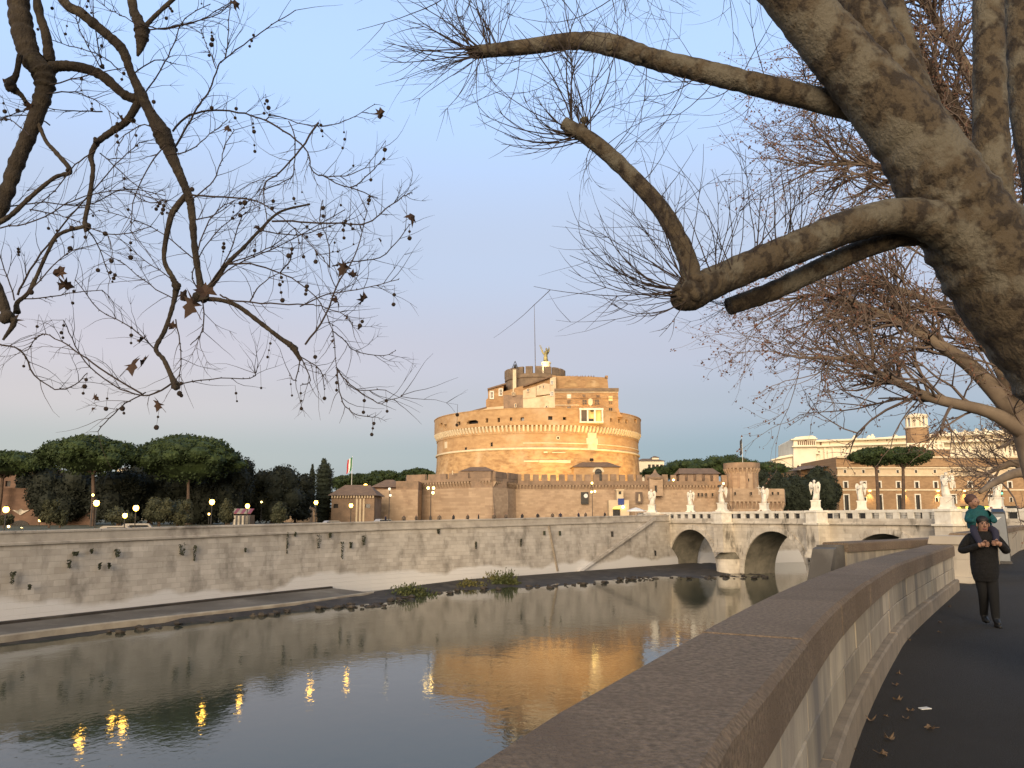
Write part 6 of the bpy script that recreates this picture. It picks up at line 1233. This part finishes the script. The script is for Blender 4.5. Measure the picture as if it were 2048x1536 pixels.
# ------------------------------------------------------------------ plane boughs hanging in from the upper left
random.seed(3); LY = 4.6
lt = thing('plane_tree', 'plane tree boughs with seed balls hanging in from upper left', 'tree', (0, 0, 0))
def lb(pts, y0=LY, y1=None, name='bough', n=9): return limb(name, pts, y0, y1 or y0, lt, 'branch_dark', n, wob=.12)
big = [lb([(60, -420, 70), (38, -180, 58), (36, -20, 44), (45, 60, 46), (62, 115, 42), (88, 150, 44), (86, 190, 34), (62, 260, 30), (32, 330, 30), (4, 410, 28), (-40, 500, 26)]),
    lb([(60, -180, 26), (74, 0, 18), (92, 70, 19), (100, 125, 24)], 4.6, 4.65), lb([(86, 142, 30), (120, 132, 22), (165, 136, 21), (205, 152, 21), (250, 190, 19), (285, 200, 24)], 4.6, 4.7),
    lb([(20, -260, 30), (115, -20, 20), (165, 28, 21), (215, 70, 20), (245, 100, 21), (262, 145, 17), (283, 190, 22), (300, 225, 22), (325, 268, 36), (340, 305, 26), (362, 355, 18), (378, 395, 17), (384, 430, 15), (390, 500, 13), (402, 575, 14), (408, 600, 22)], 4.5, 4.8),
    lb([(250, -300, 34), (262, -20, 20), (276, 40, 22), (284, 62, 30), (281, 92, 18), (275, 112, 5)], 4.9, 4.9), lb([(284, 60, 10), (310, 32, 9), (350, -5, 9)], 4.9, 5.0),
    lb([(282, 195, 18), (255, 240, 15), (225, 262, 14), (195, 285, 12), (182, 312, 11), (186, 340, 9), (178, 400, 9), (170, 440, 9), (172, 455, 14)], 4.7, 4.6),
    lb([(180, 450, 8), (120, 468, 7), (95, 505, 7), (60, 580, 8), (35, 605, 9), (34, 625, 14)], 4.6, 4.5), lb([(374, 388, 12), (352, 415, 13), (340, 440, 12), (328, 515, 9), (345, 555, 11), (352, 575, 13), (346, 610, 9), (330, 660, 9), (312, 697, 9), (328, 720, 9), (344, 755, 11), (352, 772, 18)], 4.75, 4.6),
    lb([(405, 598, 10), (440, 600, 9), (475, 612, 9), (520, 645, 9), (560, 676, 9), (585, 694, 12), (602, 722, 7)], 4.8, 5.0), lb([(74, 240, 9), (92, 282, 8), (112, 305, 9), (140, 342, 10), (108, 356, 8), (60, 395, 9), (20, 432, 10), (-20, 455, 11)], 4.6, 4.4),
    lb([(-80, 380, 26), (-40, 500, 22), (0, 585, 17), (14, 630, 20), (28, 645, 12), (6, 680, 5)], 4.4, 4.4), lb([(40, 110, 12), (32, 150, 12), (20, 170, 22), (42, 190, 10), (52, 205, 9)], 4.5, 4.55), lb([(402, 590, 11), (430, 562, 11), (452, 530, 9), (490, 492, 7), (520, 460, 6), (560, 424, 5), (620, 408, 4)], 4.8, 4.9)]
for px, py, r_, y_ in ((88, 150, 24, 4.6), (287, 198, 21, 4.7), (328, 275, 26, 4.72), (345, 300, 17, 4.72), (262, 238, 14, 4.7), (403, 592, 23, 4.8), (352, 772, 13, 4.6), (172, 453, 13, 4.6), (14, 635, 22, 4.4), (588, 697, 11, 5.0), (284, 62, 21, 4.9), (20, 172, 17, 4.5), (190, 280, 10, 4.62), (352, 572, 13, 4.65), (378, 396, 13, 4.78), (138, 340, 9, 4.5), (205, 132, 9, 4.65)):
    q = MB(); rr = r_*y_/F*.62; c_ = P(px, py, y_)
    for k in range(5): d_ = rdir()*rr*.55; q.ball(c_+d_, rr*random.uniform(.55, .8), 9, 7, jit=.1)
    q.build('knuckle', M['branch_dark'], lt, smooth=True)
# trunk behind the viewer that carries these boughs
q = MB(); q.tube([(1.6, -3.6, 0), (1.5, -3.4, 2), (1.1, -2.8, 4), (.4, -1.5, 5.6), (-1.0, 1.2, 6.4), P(40, -300, 4.6)], [.42, .36, .32, .26, .18, .1], 12); q.build('trunk', M['bark'], lt, smooth=True)
q = MB(); q.tube([(-1.0, 1.2, 6.4), P(150, -420, 4.6), P(250, -300, 4.9)], [.16, .12, .09], 8); q.tube([P(150, -420, 4.6), P(20, -260, 4.5)], [.1, .08], 8); q.tube([(-1.0, 1.2, 6.4), P(-150, 100, 4.2), P(-80, 380, 4.4)], [.14, .1, .07], 8); q.build('bough_root', M['branch_dark'], lt)
lw_ = MB()
twl = """345,300 375,252 400,208 420,180 435,135 450,116 500,80 545,48 592,20|450,116 456,80 460,-5|433,136 415,95 402,60|345,262 380,230 430,221 490,227 530,240 546,230 610,250 660,250 700,238 750,208|530,240 580,270 615,305 622,338 645,352 690,351 730,335 772,282
642,350 700,374 740,345 768,318|700,374 755,396|578,242 590,275 588,330 582,355 525,382|636,245 602,298 560,345 527,372 534,440 520,470|382,390 430,393 500,398 540,418 590,458 640,510 658,534|545,442 600,443 680,447 735,446 770,420 802,396 822,386|455,528 500,527 560,545 605,570 640,606 664,660 674,735
440,590 470,602 540,607 610,610 640,612 690,630 705,650|600,612 650,590 690,584 740,575 795,560|610,690 650,632 680,560 705,520 725,462 733,420|665,532 705,524 760,515 800,476 820,450|664,660 690,682 710,702 760,712 792,702|674,738 700,768 755,805 780,800 808,790|674,738 682,795 705,825 745,835|674,738 690,760 710,778 770,780
352,770 420,758 500,756 512,745|345,765 300,790 240,778 180,735 150,690 128,640|290,785 250,808 225,830 195,862|312,700 262,655 200,620 150,560|-5,688 40,700 70,750 110,778 150,770 175,745|282,788 200,736 150,700 100,672 80,670 55,700|40,598 90,596 150,585 205,580|40,596 80,560 130,510 200,485|34,590 60,540 110,470 170,400 230,330 280,285
60,420 120,430 170,450|0,415 90,405 170,412 250,378 330,392|200,305 260,360 340,420|0,455 70,442 150,400 240,380 330,405|95,186 150,185 200,206 235,236|205,222 150,222 95,216|100,170 180,150 250,135|285,196 330,125 350,82 370,36 420,8|300,60 370,48 440,25 480,-10|280,48 330,58 400,40 458,5|335,310 380,300 420,268 455,240
402,588 385,545 420,480 470,430 520,380|410,582 470,530 540,500 600,470 690,420|405,600 408,650 400,670 380,690|352,640 362,700 358,765|30,600 10,540 -5,500|420,566 460,505 480,440 500,420|395,500 420,440 450,410 490,395|190,300 150,330 110,380 60,420|240,140 200,110 150,95 100,80|205,135 190,60 185,0|200,135 160,60 150,20|265,150 310,120 350,128|330,290 300,330 270,390 262,460
390,520 330,470 270,440 200,420|350,600 300,570 250,530 200,500|345,560 290,520 230,470|172,452 200,500 220,560|172,452 230,470 300,455|600,715 590,760 578,745|600,712 620,760 600,770|600,712 640,740 650,780|660,534 655,480 640,440 645,400|520,460 590,470 650,455 700,440|455,528 520,505 560,480 590,455|560,545 580,520 585,490|500,605 520,570 560,545|330,400 300,405 260,385|386,440 430,430 470,400|100,250 60,230 0,235|60,270 20,240 -10,240|88,200 60,215 0,240|285,60 260,40 220,20 180,-10|325,265 290,250 250,270 230,310|380,400 420,370 440,330 450,290 470,260"""
tips = []
for ln_ in twl.replace('\n', '|').split('|'):
    pts = [tuple(map(float, w.split(','))) for w in ln_.split()]; y0 = LY+random.uniform(-.25, .35); w0 = 4.4 if len(pts) > 5 else 3.0
    a, r = px_path([(x, y, lerp(w0, 1.7, i/(len(pts)-1))) for i, (x, y) in enumerate(pts)], y0, y0+random.uniform(-.2, .2), 4)
    a = [p+rdir()*.004 for p in a]; lw_.tube(a, r, 4, cap=False); tips.append(a[-1])
    L = sum((u-v).length for u, v in zip(a, a[1:]))
    for k in range(int(L/.06)+1):
        i = random.randint(1, len(a)-1); d = (a[i]-a[i-1]); an = atan2(d.z, d.x)+random.choice((-1, 1))*random.uniform(.35, .9); q_ = shoot(a[i], an, random.uniform(.05, .34), random.uniform(-.6, .8), .0024, .4, 1 if random.random() < .35 else 0, 5, lw_, kink=.22)
        if random.random() < .3: tips.append(q_[-1])
    for k in range(int(L/.045)):                       # buds along the twig
        i = random.randint(1, len(a)-1); lw_.tube([a[i], a[i]+rdir()*.012], [.004, .0015], 3, cap=False)
lw_.build('twigs', M['twig'], lt)['kind'] = 'stuff'
for bgl in big:                                       # knuckles where old cuts healed
    pass
sb = [MB().ball((0, 0, 0), r_, 8, 6, jit=.06).mesh('seed_ball', M['seed']) for r_ in (.0105, .0085, .0125)]
sw_ = MB(); random.shuffle(tips); cnt = 0
for p in tips:
    if cnt > 230: break
    if random.random() < .30: continue
    q = p.copy(); L = random.uniform(.05, .16); pts = [q.copy()]; nb = random.choice((1, 2, 2, 3)); dx = random.uniform(-.012, .012)
    for k in range(nb):
        q = q+Vector((dx, 0, -L/nb)); pts.append(q.copy()); so = link('seed_ball', random.choice(sb), lt, q); so.scale = (random.uniform(.65, 1.35),)*3; cnt += 1
    sw_.tube(pts, .0011, 3, cap=False)
sw_.build('seed_stalks', M['twig'], lt)['kind'] = 'stuff'
LL = [leaf_mesh(40+k, .048, M['leaf_dry']) for k in range(4)]; random.seed(9)
for px, py, k in ((760, 228, .95), (822, 434, 1.15), (688, 535, 1.3), (705, 550, 1.0), (675, 600, 1.1), (725, 600, 1.1), (692, 635, .6), (262, 728, 1.5), (290, 722, 1.0), (285, 680, 1.0), (318, 808, 1.0), (345, 652, .8), (385, 608, 1.9), (130, 570, 1.2), (120, 545, 1.1), (515, 455, .8), (455, 258, .8), (20, 170, 1.5), (60, 215, .9), (25, 640, 1.3), (190, 795, .6), (185, 818, .4), (470, 8, .9), (640, 470, .6), (665, 685, .6), (410, 585, 1.5), (240, 235, .9), (760, 482, .6), (365, 590, 1.2)):
    p = P(px, py, LY+random.uniform(-.1, .2)); o = link('dead_leaf', random.choice(LL), lt, p); o.rotation_euler = (random.uniform(.7, 2.2), random.uniform(-.9, .9), random.uniform(0, 6)); o.scale = (k,)*3
